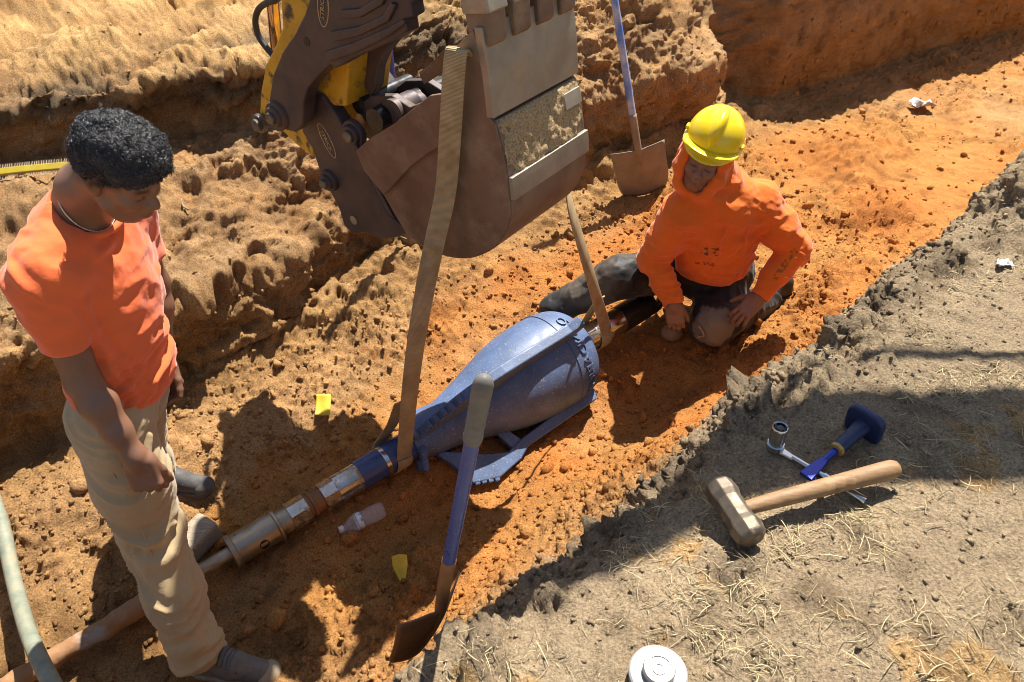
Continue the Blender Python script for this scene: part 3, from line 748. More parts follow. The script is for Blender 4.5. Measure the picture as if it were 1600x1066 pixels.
# stick, cylinder, hose, boom
sk = [(405, 178), (407, 143), (414, 103), (430, 71), (441, 43), (438, 0), (425, -150), (570, -150), (546, 91), (540, 167), (522, 166), (500, 152), (489, 247), (462, 226), (444, 208), (425, 192)]
stick = bevel(make("stick", *prism(pl(sk, 1.60), A_ * .20), M_YELLOW, exc), .008, 3)
stick["label"] = "yellow painted stick end with scuffed edges"
o1 = at_plane(497, -140, A_, 1.70); o2 = np.array([.12, 2.68, 3.35])
d_, a_, b_2 = frame(o2 - o1, A_)
sv_, sf_ = box((o1 + o2) / 2, (.10, .14, np.linalg.norm(o2 - o1) / 2), (A_, norm(np.cross(d_, A_)), d_))
bevel(make("stick", sv_, sf_, M_YELLOW, exc), .02)
boom = cat_rom(np.array([o2 + [-.1, 0, -.1], (.42, 2.70, 3.42), (.88, 2.73, 3.26), (1.25, 2.76, 2.98), (2.3, 2.80, 2.98), (3.8, 2.85, 2.9), (5.3, 2.95, 1.4)]), 6)
bevel(make("boom", *ribbon(boom, np.array([0, 1.0, 0]), .24, .18), M_YELLOW, exc), .02)
make("boom_cylinder", *tube([np.array([1.45, 2.86, 3.10]), np.array([3.4, 2.94, 3.12])], .045, 16), M_DARKSTEEL, exc, smooth=True, angle=40)
make("boom_hose", *tube(cat_rom(np.array([(1.25, 2.85, 3.05), (1.35, 2.98, 3.02), (1.7, 3.06, 2.95), (2.4, 3.02, 3.0), (3.2, 2.95, 3.0)]), 8), .02, 8), M_BLACKRUB, exc, smooth=True)
make("hydraulic_hose", *tube(cat_rom(pl([(446, -30), (434, -2), (418, 4), (404, 15), (399, 34), (405, 58), (419, 78), (432, 92)], 1.62), 6), .0105, 12), M_BLACKRUB, exc, smooth=True)
cyl = pl([(417, -90), (433, 80)], 1.66)
make("hydraulic_rod", *tube(cyl, .021, 24), M_COPPER, exc, smooth=True)
o = at_plane(410, 192, A_, 1.585)
make("pin_bolt", *lathe([(-.10, .024), (.0, .024), (.0, .032), (.018, .032), (.018, .022), (.034, .022), (.036, .018), (.036, .001)], o, -A_, 24), M_PINSTEEL, exc, smooth=True, angle=35)
o = at_plane(408, 192, A_, 1.60)
make("grease_cap", *lathe([(0, .036), (.014, .036), (.02, .028), (.02, .001)], o, -A_, 24), M_BLACKRUB, exc, smooth=True, angle=35)
# the machine's tracks and house stand far to the right of the trench, out of the picture
hb = o2 + np.array([6.2, .3, 0]); gz = terrain_z(hb)
for s_ in (-1, 1):
    c_ = hb + np.array([0, s_ * 1.0, 0]); 
    trk = [(-1.6, .28), (-1.35, .02), (1.35, .02), (1.6, .28), (1.5, .62), (-1.5, .62)]
    bevel(make("track", *prism([np.array([c_[0] + x, c_[1] - .22, gz + z]) for x, z in trk], (0, .44, 0)), M_BLACKRUB, exc), .06)
bevel(make("house", *box(np.array([hb[0] + .3, hb[1], gz + 1.25]), (1.25, 1.05, .55)), M_YELLOW, exc), .12)
bevel(make("cab", *box(np.array([hb[0] - .2, hb[1] - .62, gz + 2.2]), (.7, .42, .62)), M_BLACKSTEEL, exc), .1)
bevel(make("turntable", *box(np.array([hb[0], hb[1], gz + .6]), (.8, .75, .16)), M_DARKSTEEL, exc), .05)

# ---------------------------------------------------------------- pipe string and reamer
def AZ(u): return -.918 + (u - .5) * .030
def AX(u): return uw(u, 1.83, AZ(u))
ADIR = norm(AX(2) - AX(0)); AC = norm(-E2 - ADIR * (-E2 @ ADIR)); AU = np.cross(AC, ADIR); AU = AU if AU[2] > 0 else -AU
def cyl_at(th_, r, u): return AX(u) + r * (math.cos(th_) * AC + math.sin(th_) * AU)
def u_of(px):
    lo_, hi_ = -1.5, 4.0
    for _ in range(50):
        m_ = (lo_ + hi_) / 2; p = AX(m_) - np.array([0, 0, CAM_Z]); dp = p[1] * math.cos(PITCH) - p[2] * math.sin(PITCH)
        if 800 + FPX * p[0] / dp < px: lo_ = m_
        else: hi_ = m_
    return lo_
def seg_l(name, prof_, mat, par, seg=36, smooth=True, hint=None):
    pr2 = [(u_ - prof_[0][0], r) for u_, r in prof_]
    return make(name, *lathe(pr2, AX(prof_[0][0]), ADIR, seg), mat, par, smooth=smooth, angle=35)
rod = thing("drill_rod", "muddy jointed drill rod running from lower left to the blue reamer", "drill rod", AX(.2))
u0 = u_of(-160); ub = u_of(238)
# mud crusted rod
ns_ = 90; sg = 30; mv = []
for i in range(ns_):
    u_ = u0 + (ub - u0) * i / (ns_ - 1)
    for j in range(sg): mv.append(cyl_at(2 * math.pi * j / sg, .033, u_))
mv = np.array(mv); nn_ = mv - np.repeat(np.array([AX(u0 + (ub - u0) * i / (ns_ - 1)) for i in range(ns_)]), sg, 0)
mv = mv + nn_ / .033 * (.004 * fbm(mv, .04, 3, 5) + .005 * fbm(mv, .14, 2, 9))[:, None]
mf = [(i * sg + j, i * sg + (j + 1) % sg, (i + 1) * sg + (j + 1) % sg, (i + 1) * sg + j) for i in range(ns_ - 1) for j in range(sg)] + [tuple(range(sg))[::-1], tuple((ns_ - 1) * sg + j for j in range(sg))]
mr = make("rod_tube", mv, mf, M_MUDPIPE, rod, smooth=True); mr["label"] = "mud-crusted end of the rod"
U_ = {k: u_of(k) for k in (236, 362, 372, 434, 440, 452, 480, 500, 503, 524, 560, 563, 596, 606, 640)}
seg_l("rod_tube", [(ub - .02, .026), (U_[362], .026)], M_TARNISH, rod)
col_ = seg_l("collar", [(U_[362] - .004, .026), (U_[362] - .004, .061), (U_[362] + .012, .062), (U_[362] + .016, .056), (U_[434] - .012, .056), (U_[434] - .008, .062), (U_[434], .062), (U_[434] + .003, .058), (U_[434] + .003, .02)], M_TARNISH, rod, 44)
hp = cyl_at(math.radians(12), .0555, u_of(404)); hn = norm(hp - AX(u_of(404)))
make("port_hole", *lathe([(0, .017), (.0025, .017), (.003, .0145), (-.004, .013), (-.004, .001)], hp, hn, 24), M_BLACKSTEEL, col_, smooth=True, angle=30)
seg_l("rod_tube", [(U_[434], .047), (U_[452], .047)], M_TARNISH, rod)
seg_l("hex_joint", [(U_[452] - .003, .044), (U_[452], .054), (U_[480] - .003, .054), (U_[480], .048)], M_CHROME, rod, 8, False)
seg_l("thread_neck", [(U_[480] - .01, .043), (U_[480] + .012, .043), (U_[480] + .014, .050), (U_[480] + .024, .050), (U_[480] + .026, .045), (U_[500] + .01, .045)], M_RUST, rod)
seg_l("hex_joint", [(U_[503] - .004, .046), (U_[503], .055), (U_[524], .055), (U_[524] + .003, .05)], M_CHROME, rod, 8, False)
seg_l("rod_tube", [(U_[524], .056), (U_[563], .056)], M_CHROME, rod)
seg_l("blue_sleeve", [(U_[560], .05), (U_[560], .060), (U_[606], .060), (U_[606] + .004, .060), (u_of(664), .062)], M_BLUEPIPE, rod)
seg_l("scraped_band", [(U_[596], .0606), (U_[596] + .006, .0610), (U_[606] - .012, .0606)], M_CHROME, rod)

rm = thing("reamer", "blue steel barrel reamer with toothed fins slung from the bucket", "reamer", AX(1.6))
prof_ = [(u_of(640), .02), (u_of(640), .070), (1.06, .078), (1.10, .090), (1.20, .096), (1.32, .122), (1.44, .160), (1.55, .190), (1.65, .207), (1.76, .211), (1.84, .205), (1.895, .190), (1.935, .160), (1.955, .125), (1.962, .09), (1.962, .02)]
prof_ = [(u_of(640), .02), (u_of(640), .070), (1.04, .078), (1.08, .092), (1.17, .102), (1.28, .130), (1.40, .168), (1.51, .198), (1.62, .213), (1.72, .217), (1.79, .211), (1.84, .196), (1.878, .166), (1.895, .125), (1.90, .08), (1.90, .02)]
pf = np.array(prof_[1:-1]); pff = cat_rom(np.concatenate([pf, np.zeros((len(pf), 1))], 1), 5)[:, :2]
barrel = seg_l("barrel", [prof_[0]] + [tuple(p) for p in pff] + [prof_[-1]], M_BLUEPAINT, rm, 72)
def RAD(u_): return float(np.interp(u_, pff[:, 0], pff[:, 1]))
# raised weld bead and lettering around the nose
bead = [(1.732, RAD(1.732) - .004), (1.735, RAD(1.735) + .004), (1.741, RAD(1.741) + .004), (1.744, RAD(1.744) - .004)]
seg_l("weld_bead", bead, M_BLUEPAINT, barrel, 72)
def bend(p):
    u_ = 1.790 - p[1] * .95; r = RAD(u_) + .0015 + p[2]
    th_ = math.radians(38) - p[0] / .19
    return cyl_at(th_, r, u_)
text_mesh("QUNDARIUM", None, None, None, .060, .0055, M_BLUEPAINT, barrel, "lettering", bend)
def fin(th_, outer, inner, thick, teeth=(), struts=()):
    d = math.cos(th_) * AC + math.sin(th_) * AU; s_ = np.cross(ADIR, d)
    poly = [AX(u_) + d * r - s_ * thick / 2 for u_, r in outer + inner[::-1]]
    f = make("fin", *prism(poly, s_ * thick), M_BLUEPAINT, rm); bevel(f, .007, 3)
    for (u_, r, ua) in teeth:
        b_ = make("tooth", *box(AX(u_) + d * r, (.011, .017, .014), (norm(ADIR + d * ua), s_, norm(d - ADIR * ua))), M_BLUEPAINT, f); bevel(b_, .004)
    for st_ in struts:
        bevel(make("strut", *prism([AX(u_) + d * r - s_ * .011 for u_, r in st_], s_ * .022), M_BLUEPAINT, f), .004)
    return f
up_out = [(1.02, .080), (1.05, .110), (1.19, .205), (1.25, .234), (1.40, .262), (1.62, .278), (1.74, .290), (1.80, .312), (1.815, .27)]
up_in = [(1.04, .070), (1.14, .085), (1.26, .120), (1.42, .165), (1.58, .20), (1.68, .20), (1.75, .22)]
tth = [(1.07 + i * .032, .128 + i * .0205, .62) for i in range(5)]
f1 = fin(math.radians(66), up_out, up_in, .044, tth)
f1["label"] = "upper front fin with a worn bright edge"
lo_out = [(1.07, .092), (1.10, .150), (1.13, .262), (1.24, .300), (1.36, .285), (1.42, .258), (1.82, .250), (1.84, .205)]
lo_in = [(1.09, .085), (1.19, .150), (1.25, .195), (1.33, .232), (1.42, .215), (1.80, .195)]
fin(math.radians(-31), lo_out, lo_in, .038, [(1.15 + i * .026, .262 + i * .0105, .3) for i in range(4)], [[(1.33, .12), (1.38, .14), (1.42, .235), (1.36, .245)], [(1.74, .20), (1.80, .19), (1.82, .235), (1.76, .235)]])
fin(math.radians(205), lo_out[:3] + [(1.24, .22), (1.42, .222), (1.9, .222)], [(1.09, .085), (1.25, .10), (1.42, .14), (1.9, .15)], .03)
for th_ in (20, 66, -22, -60):
    make("spray_nozzle", *lathe([(-.02, .017), (.045, .016), (.06, .008)], cyl_at(math.radians(th_), .070, 1.02), norm(cyl_at(math.radians(th_), .07, 1.02) - AX(1.05)), 14), M_BLUEPAINT, rm, smooth=True, angle=40)
pp = thing("pulling_pipe", "bright and black steel pipe behind the reamer beside the kneeling worker", "pipe", AX(2.2))
seg_l("swivel_body", [(1.955, .058), (2.02, .060), (2.03, .063), (2.17, .063), (2.172, .05)], M_SOCKET, pp)
seg_l("sleeve", [(2.165, .055), (2.166, .0655), (2.33, .0655), (2.335, .06)], M_BLACKSTEEL, pp)
seg_l("sleeve", [(2.33, .058), (2.37, .058), (2.372, .05)], M_BLACKSTEEL, pp)
eye = [AX(2.36 + .055 + .055 * math.cos(a)) + AU * .07 * math.sin(a) for a in np.linspace(0, 2 * math.pi, 33)]
make("pulling_eye", *tube(eye, .022, 12, caps=False), M_BLACKSTEEL, pp, smooth=True)

# ---------------------------------------------------------------- lifting straps
sa = thing("lifting_strap", "tan webbing strap down the near side of the bucket around the drill rod", "strap", AX(u_of(622)), "straps slung from the bucket")
top = at_plane(716, 92, A_, 1.545); uS = u_of(622)
fr = cyl_at(math.radians(35), .064, uS)
front = [pl([(722, 100)], 1.585)[0], pl([(722, 82)], 1.565)[0], pl([(713, 80)], 1.530)[0], pl([(708, 130)], 1.525)[0], pl([(704, 200)], 1.525)[0], pl([(696, 300)], 1.53)[0]]
e_ = front[-1]
for k_ in range(1, 6): f_k = k_ / 6; front.append(e_ * (1 - f_k) + fr * f_k - np.array([.02, .0, .0]) * math.sin(f_k * math.pi))
wrap = [cyl_at(math.radians(a), .0645, uS - .006 * q_) for q_, a in enumerate(range(35, -181, -24))]
back = [cyl_at(math.radians(-185), .066, uS - .04), cyl_at(math.radians(-205), .075, uS - .03), AX(uS + .02) + AU * .12 - AC * .04, AX(uS + .05) + AU * .25 + AC * .0]
path = cat_rom(np.array(front + wrap + back), 5)
nf = len(path); sides = []
for i in range(nf):
    t_ = min(1, i / (nf * .5)); sides.append(norm(B_ * (1 - t_) + ADIR * t_))
sides = np.array(sides)
make("webbing", *ribbon(path, sides, .064, .006), M_WEB, sa, smooth=True, angle=50)
sb = thing("lifting_strap", "tan webbing strap hanging behind the bucket around the bright pipe", "strap", AX(2.1), "straps slung from the bucket")
uT = u_of(934)
fr2 = cyl_at(math.radians(40), .067, uT)
p0 = pl([(868, 180)], 2.02)[0]; p1 = pl([(886, 290)], 2.02)[0]
fr_path = [p0, p1, pl([(893, 330)], 2.02)[0]]
for k_ in range(1, 5): f_k = k_ / 5; fr_path.append(fr_path[2] * (1 - f_k) + fr2 * f_k)
wr = [cyl_at(math.radians(a), .0675, uT - .004 * q_) for q_, a in enumerate(range(40, -181, -24))]
bk = [cyl_at(math.radians(-190), .069, uT - .03), AX(uT - .015) + AU * .12 - AC * .03, AX(uT - .0) + AU * .2 + AC * .0]
path2 = cat_rom(np.array(fr_path + wr + bk), 5)
n2p = len(path2); sd2 = []
for i in range(n2p):
    t_ = min(1, i / (n2p * .42)); a_t = (1 - t_) * .75
    sd2.append(norm(ADIR * math.cos(a_t) - AC * math.sin(a_t)))
make("webbing", *ribbon(path2, np.array(sd2), .064, .006), M_WEB, sb, smooth=True, angle=50)

# ---------------------------------------------------------------- shovels
def shovel(label, sock, hdir, hlen, bdir, wdir, bw, bl, mats, r=.017, grip=0.0, pointed=.5, steps=True, loc=None):
    """sock: lower end of the handle; hdir up the handle; bdir down the blade; wdir across it"""
    hdir = norm(hdir); bdir = norm(bdir); wdir = norm(wdir - bdir * (wdir @ bdir)); nd = np.cross(wdir, bdir)
    th_ = thing("shovel", label, "shovel", sock + bdir * bl if loc is None else loc, "shovels around the trench")
    n_, m_ = 15, 18; V = []
    for i in range(n_):
        v = i / (n_ - 1)
        hw = bw / 2 * (1 - .04 * math.sin(v * 3)) * (1 if v < .62 else math.sqrt(max(0, 1 - pointed * ((v - .62) / .38) ** 2)))
        for j in range(m_):
            s_ = -1 + 2 * j / (m_ - 1)
            dish = .030 * (s_ * s_) * (1 - .3 * v) + .018 * v * v - .012 * math.exp(-(s_ / .22) ** 2) * max(0, 1 - v * 1.6)
            V.append(sock + bdir * (.035 + bl * v - (.02 * (1 - pointed) + .12 * pointed * bl * abs(s_) ** 2 * max(0, v - .5) * 2)) + wdir * hw * s_ + nd * dish)
    V = np.array(V); gq_ = np.arange(n_ * m_).reshape(n_, m_)
    F = np.stack([gq_[:-1, :-1], gq_[1:, :-1], gq_[1:, 1:], gq_[:-1, 1:]], -1).reshape(-1, 4)
    bl_o = make("blade", V, F, mats[0], th_, smooth=True)
    so = bl_o.modifiers.new("thickness", 'SOLIDIFY'); so.thickness = .004; so.offset = 0
    if steps:
        for s_ in (-1, 1):
            c_ = sock + bdir * .036 + wdir * s_ * bw * .30 + nd * .016
            bevel(make("foot_step", *box(c_ - nd * .014, (bw * .19, .018, .003), (norm(wdir + nd * s_ * .15), nd, bdir)), mats[0], bl_o), .002)
    sk_ = cat_rom(np.array([sock + hdir * .17, sock + hdir * .06, sock - nd * .004 + bdir * .03, sock + bdir * .11 + nd * -.004]), 6)
    make("socket", *tube(sk_, np.interp(np.arange(len(sk_)), [0, 6, 12, 18], [r * 1.12, r * 1.1, r * 1.0, r * .35]), 16), mats[1], th_, smooth=True)
    hp_ = [sock + hdir * t_ for t_ in np.linspace(.12, hlen - (.03 if grip else 0), 12)]
    make("handle", *tube(np.array(hp_), r, 20), mats[2], th_, smooth=True, angle=50)
    if grip:
        g0 = sock + hdir * (hlen - grip); rr = r * 1.16
        pr_ = [(0, rr * .98), (.003, rr * 1.06), (.012, rr * 1.06), (.014, rr), (grip - .02, rr * 1.06)] + [(grip - .02 + .024 * math.sin(a), rr * 1.06 * math.cos(a)) for a in np.linspace(.15, 1.566, 9)]
        make("grip", *lathe(pr_, g0, hdir, 24), mats[3], th_, smooth=True, angle=50)
    return th_
sock = at_t(690, 936, 1.60); topp = at_t(757, 590, 1.10)
shovel("blue-handled shovel with grey grip stuck upright in the near bank", sock, topp - sock, np.linalg.norm(topp - sock), np.array([-.22, -.05, -1]), np.array([.62, .72, .12]), .19, .20, (M_RUST, M_RUST, M_HANDLEBLUE, M_GRIP), .0130, .150, .5, False)
sock2 = at_t(996, 228, 4.15); top2 = at_plane(958, -14, (0, 1, 0), 4.02)
shovel("shovel with worn blue and white handle leaning on the far wall", sock2, top2 - sock2, np.linalg.norm(top2 - sock2) + .35, at(1012, 316, -.86) - sock2, np.array([.95, .05, .12]), .30, .30, (M_DUSTYSTEEL, M_DUSTYSTEEL, M_WORNBLUE, M_GRIP), .019, 0, .35, False)
b3 = at(636, 398, -.80)
shovel("blue shovel handle standing in the sand behind the bucket", b3 + np.array([0.02, .03, .10]), np.array([-.02, .04, 1]), 1.22, np.array([.05, -.05, -1]), np.array([.9, -.3, 0]), .20, .24, (M_DUSTYSTEEL, M_DUSTYSTEEL, M_HANDLEBLUE, M_GRIP), .018, 0, .5, False)

# ---------------------------------------------------------------- tools on the near bank
def gz_at(px, py): 
    p = at(px, py, 0); return terrain_z(p)
h1 = at(1130, 772, .050); h2 = at(1166, 826, .048); hdir_ = norm(h2 - h1); hl = np.linalg.norm(h2 - h1)
ham = thing("sledge_hammer", "short sledge hammer with steel head and wooden handle on the near bank", "hammer", at(1148, 797, 0))
hpf = [(-.030, .014), (-.030, .024), (-.022, .033), (.004, .036), (.02, .031), (hl / 2, .031), (hl - .02, .031), (hl - .004, .036), (hl + .022, .033), (hl + .030, .024), (hl + .030, .014)]
hd = make("head", *lathe(hpf, h1, hdir_, 8, hint=norm(np.cross(hdir_, UP) * .38 + UP)), M_HAMMER, ham); bevel(hd, .003, 2, 20)
hm = (h1 + h2) / 2; he = at(1402, 731, .058)
hx = norm(he - hm); L_ = np.linalg.norm(he - hm)
rr_ = [(0, .011), (.03, .0135), (.06, .0150), (.12, .0165), (.18, .0172), (.225, .0178), (.228, .0168), (.231, .0178), (.25, .0182), (.253, .0172), (.256, .0182), (.275, .0185), (.278, .0175), (.281, .0186), (L_ - .04, .0195), (L_ - .012, .019), (L_ - .002, .015), (L_, .008)]
make("handle", *lathe([(s_, r * 1.08) for s_, r in rr_ if s_ <= L_], hm, hx, 24), M_HICKORY, ham, smooth=True, angle=60)
# chisel with hand guard
tip = at(1258, 747, .012); gc = at(1352, 662, .040); cx = norm(gc - tip); cl = np.linalg.norm(gc - tip)
ch = thing("chisel", "navy-gripped cold chisel with broad hand guard lying behind the hammer", "chisel", at(1310, 705, 0))
d_, a_, b_2 = frame(cx)
bevel(make("blade", *prism([tip - a_ * .016, tip + a_ * .016, tip + cx * .05 + a_ * .012, tip + cx * .07 + a_ * .008, tip + cx * .07 - a_ * .008, tip + cx * .05 - a_ * .012], b_2 * .008), M_CHISELBLUE, ch), .002)
make("shank", *lathe([(.045, .004), (.06, .0085), (cl - .10, .0085)], tip, cx, 8), M_CHISELBLUE, ch)
make("ring", *lathe([(cl - .115, .0165), (cl - .115, .0180), (cl - .106, .0180), (cl - .105, .0165)], tip, cx, 8), M_RINGYEL, ch)
make("grip", *lathe([(cl - .106, .0165), (cl - .05, .0170), (cl - .02, .020), (cl, .024)], tip, cx, 24), M_NAVY, ch, smooth=True, angle=50)
sq = []
for a in np.linspace(0, 2 * math.pi, 28, endpoint=False):
    c_, s_ = math.cos(a), math.sin(a); p_ = 4.0; rr2 = .046 / (abs(c_) ** p_ + abs(s_) ** p_) ** (1 / p_)
    sq.append(tip + cx * (cl - .012) + (a_ * c_ + b_2 * s_) * rr2)
bevel(make("hand_guard", *prism(sq, cx * .020), M_NAVY, ch), .007, 3)
# ratchet wrench with socket
rh = at(1211, 697, .018); re = at(1352, 784, .014); rx = norm(re - rh); rl = np.linalg.norm(re - rh); rs_ = np.cross(UP, rx)
rt = thing("ratchet_wrench", "chrome ratchet wrench lying under the hammer handle with a socket standing on it", "wrench", at(1212, 700, 0))
make("ratchet_head", *lathe([(-.012, .018), (-.012, .021), (.010, .021), (.012, .019)], rh, UP, 28), M_SOCKET, rt, smooth=True, angle=40)
bevel(make("handle", *join(prism([rh + rx * .016 - rs_ * .011, rh + rx * .05 - rs_ * .0075, rh + rx * .05 + rs_ * .0075, rh + rx * .016 + rs_ * .011], -UP * .012)), M_SOCKET, rt), .003)
make("handle", *tube([rh + rx * .045 - UP * .002, rh + rx * .12 + UP * .0, rh + rx * .125 + UP * .0, re + UP * .002], [.0068, .0068, .0095, .0098], 16), M_SOCKET, rt, smooth=True, angle=40)
sk_ = make("socket", *lathe([(.012, .0155), (.012, .0175), (.055, .0190), (.060, .0190), (.062, .0175), (.060, .0150), (.035, .0140), (.035, .001)], rh, norm(np.array([0, .05, 1])), 32), M_SOCKET, rt, smooth=True, angle=40)
make("bolt_insert", *lathe([(.03, .009), (.058, .009), (.060, .007), (.060, .001)], rh, norm(np.array([0, .05, 1])), 16), M_PINSTEEL, rt, smooth=True, angle=40)
# white canister at the lower edge
cc = at(1030, 1045, .045); cb = np.array([cc[0], cc[1], 0.0])
cn = thing("canister", "white round metal canister with a screw cap by the lower edge", "canister", cb)
make("body", *lathe([(-.02, .049), (.022, .049), (.026, .052), (.031, .052), (.034, .049), (.033, .040), (.034, .030)], cb, UP, 48), M_WHITEMETAL, cn, smooth=True, angle=40)
M_CAPMETAL = pmat('dull_cap_metal', (.42, .41, .39), (.30, .28, .25), 30, .4, .6, .2, dirt=(.33, .22, .13), dirt_scale=30, dirt_lo=.58, dirt_hi=.7)
cpn = make("cap", *lathe([(.030, .026), (.034, .0285), (.046, .0285), (.049, .0265), (.049, .022), (.046, .021), (.046, .013), (.049, .012), (.049, .007), (.0465, .006), (.0465, .001)], cb, UP, 40), M_CAPMETAL, cn, smooth=True, angle=30)

# ---------------------------------------------------------------- litter and the rest in the trench
def on_ground(px, py, z0=-.95, lift=0):
    z = z0
    for _ in range(6): z = terrain_z(at(px, py, z))
    return at(px, py, z + lift)
bt = on_ground(565, 812, -.96, .030); bd = norm(at(605, 790, bt[2]) - at(532, 826, bt[2]))
bo = thing("water_bottle", "clear plastic water bottle with white cap lying below the drill rod", "bottle", bt - UP * .03)
c0_ = bt - bd * .085
make("shell", *lathe([(.012, .012), (.022, .0125), (.040, .024), (.055, .031), (.070, .032), (.10, .0305), (.13, .032), (.16, .0315), (.172, .028), (.172, .005)], c0_, bd, 32), M_CLEAR, bo, smooth=True, angle=50)
make("cap", *lathe([(-.004, .001), (-.004, .013), (-.002, .0142), (.013, .0142), (.014, .012)], c0_, bd, 24), M_WHITEPL, bo, smooth=True, angle=40)
make("label_band", *lathe([(.066, .0325), (.084, .0322)], c0_, bd, 32, close=False), M_LABEL, bo, smooth=True)
def sheet(name, label, cat_, C, ex, ey, w, h, curl, mat, cut=None):
    n_ = 10; V = []; ez = norm(np.cross(ex, ey))
    for i in range(n_):
        for j in range(n_):
            x, y = (i / (n_ - 1) - .5), (j / (n_ - 1) - .5)
            if cut: x, y = cut(x, y)
            V.append(C + ex * x * w + ey * y * h + ez * (curl * (4 * y * y) + curl * .6 * math.sin(5 * x + 2 * y)))
    g_ = np.arange(n_ * n_).reshape(n_, n_); F = np.stack([g_[:-1, :-1], g_[1:, :-1], g_[1:, 1:], g_[:-1, 1:]], -1).reshape(-1, 4)
    o = make(name, V, F, mat, None, smooth=True); so = o.modifiers.new("thickness", 'SOLIDIFY'); so.thickness = .0015
    return setp(o, label, cat_, 'yellow paper scraps')
c_ = on_ground(505, 633, -.92, .034); sheet("paper_tag", "crumpled yellow paper rectangle lying on the orange sand", "paper", c_, norm(np.array([1, -.05, .0])), norm(np.array([-.06, 1, .45])), .062, .092, .005, M_PAPER)
c_ = on_ground(625, 886, -.90, .04); sheet("paper_tag", "folded yellow paper scrap in the shade beside the upright shovel", "paper", c_, norm(np.array([1, -.2, .15])), norm(np.array([-.1, .8, .6])), .058, .085, .005, M_PAPER, lambda x, y: (x * (1 - .75 * max(0, -(y - .1)) * 1.5) + .25 * max(0, -(y - .1)), y - .25 * max(0, -x)))
hs = [at_t(-160, 640, 2.95), at_t(-50, 700, 2.85), at_t(-3, 800, 2.66), at_t(20, 900, 2.48), at_t(45, 990, 2.26), at_t(80, 1066, 2.08), at_t(130, 1150, 1.9), at_t(190, 1240, 1.75)]
make_h = make("hose", *tube(cat_rom(hs, 8), .0235, 20), M_HOSEGREEN, None, smooth=True); setp(make_h, "pale green scuffed hose hanging into the trench at the left edge", "hose")
# scrub brush with bristles on both edges
bc = on_ground(20, 272, -.2, .035); bx_ = norm(np.array([.97, .12, .06]))
br = thing("scrub_brush", "long yellow brush with bristles along both edges on the far bank", "brush", bc - UP * .03)
arc = np.array([bc + bx_ * t_ + UP * (.015 - .10 * t_ * t_) for t_ in np.linspace(-.3, .24, 14)])
bevel(make("back", *ribbon(arc, np.array([0, .8, .6]), .030, .016), M_BRUSHYEL, br), .002)
bs = []
for t_ in np.linspace(-.28, .23, 52):
    p = bc + bx_ * t_ + UP * (.015 - .10 * t_ * t_)
    for s_ in (1, -1):
        o_ = np.array([0, .8, .6]) * s_
        bs.append(tube([p + o_ * .014, p + o_ * .034 + bx_ * random.uniform(-.003, .003)], [.0022, .0014], 5))
make("bristles", *join(*bs), M_BRISTLE, br)["kind"] = "stuff"
# white plastic scraps
def scrap(px, py, z, size, label, seed):
    c = on_ground(px, py, z, size * .25); n_ = 14; V = []
    for i in range(n_):
        for j in range(n_):
            V.append([(i / (n_ - 1) - .5) * size * 1.5, (j / (n_ - 1) - .5) * size, 0])
    V = np.array(V); V[:, 2] = fbm(V + seed, size * .35, 3, seed) * size * .32; V[:, 0] += fbm(V + 3, size * .5, 2, seed + 4) * size * .3
    g_ = np.arange(n_ * n_).reshape(n_, n_); F = np.stack([g_[:-1, :-1], g_[1:, :-1], g_[1:, 1:], g_[:-1, 1:]], -1).reshape(-1, 4)
    o = make("plastic_scrap", V + c, F, M_SCRAP, None); so = o.modifiers.new("thickness", 'SOLIDIFY'); so.thickness = .0012
    setp(o, label, "plastic scrap", "white plastic scraps")
scrap(1441, 162, -.9, .11, "crumpled white plastic scrap on the orange trench floor at right", 3)
scrap(1568, 412, 0, .035, "small white plastic scrap on the grey near bank at right", 8)
# weathered block of wood behind the standing worker's leg
wc = on_ground(306, 842, -.95, .03)
wv_, wf_ = box(wc, (.075, .05, .045), (norm(np.array([.5, .8, .1])), norm(np.array([-.8, .5, 0])), norm(np.cross([.5, .8, .1], [-.8, .5, 0]))))
wb = make("wood_block", wv_, wf_, M_OLDWOOD, None); bevel(wb, .018, 3); setp(wb, "weathered grey wood block beside the rod behind the trouser leg", "wood")
st_c = on_ground(1050, 520, -.92, .03)
sv_ = ICO * np.array([.07, .06, .055]); 
stone = make("stone", sv_ + st_c, ICOF, pmat("grey_brown_stone", (.30, .22, .14), (.22, .16, .10), 20, .8), None, smooth=True); 
ss = stone.modifiers.new("smooth", 'SUBSURF'); ss.levels = 2; ss.render_levels = 2
setp(stone, "rounded grey-brown stone under the kneeling worker's hand", "stone")
# thin roots hanging out of the far wall
M_ROOT = pmat("dry_root", (.30, .22, .13), (.18, .12, .07), 30, .8)
for k_, (pts, lab) in enumerate((([(272, 290), (282, 305), (290, 322), (296, 330)], "thin dry root hanging in front of the worker's face"), ([(222, 335), (228, 352), (232, 378)], "thin dry root in the bank below the worker's chin"),
                    ([(120, 118), (135, 132), (150, 140)], "pale root sticking out of the dark topsoil lip at left"), ([(330, 92), (335, 110), (333, 128)], "short root hanging from the topsoil lip above the hair"))):
    P = np.array([on_ground(x, y, -.3, .012) for x, y in pts]); P = P + RNG.normal(size=P.shape) * .006
    setp(make("root", *tube(cat_rom(P, 5), .004, 7), M_ROOT, None, smooth=True), lab, "root", "roots in the far bank")
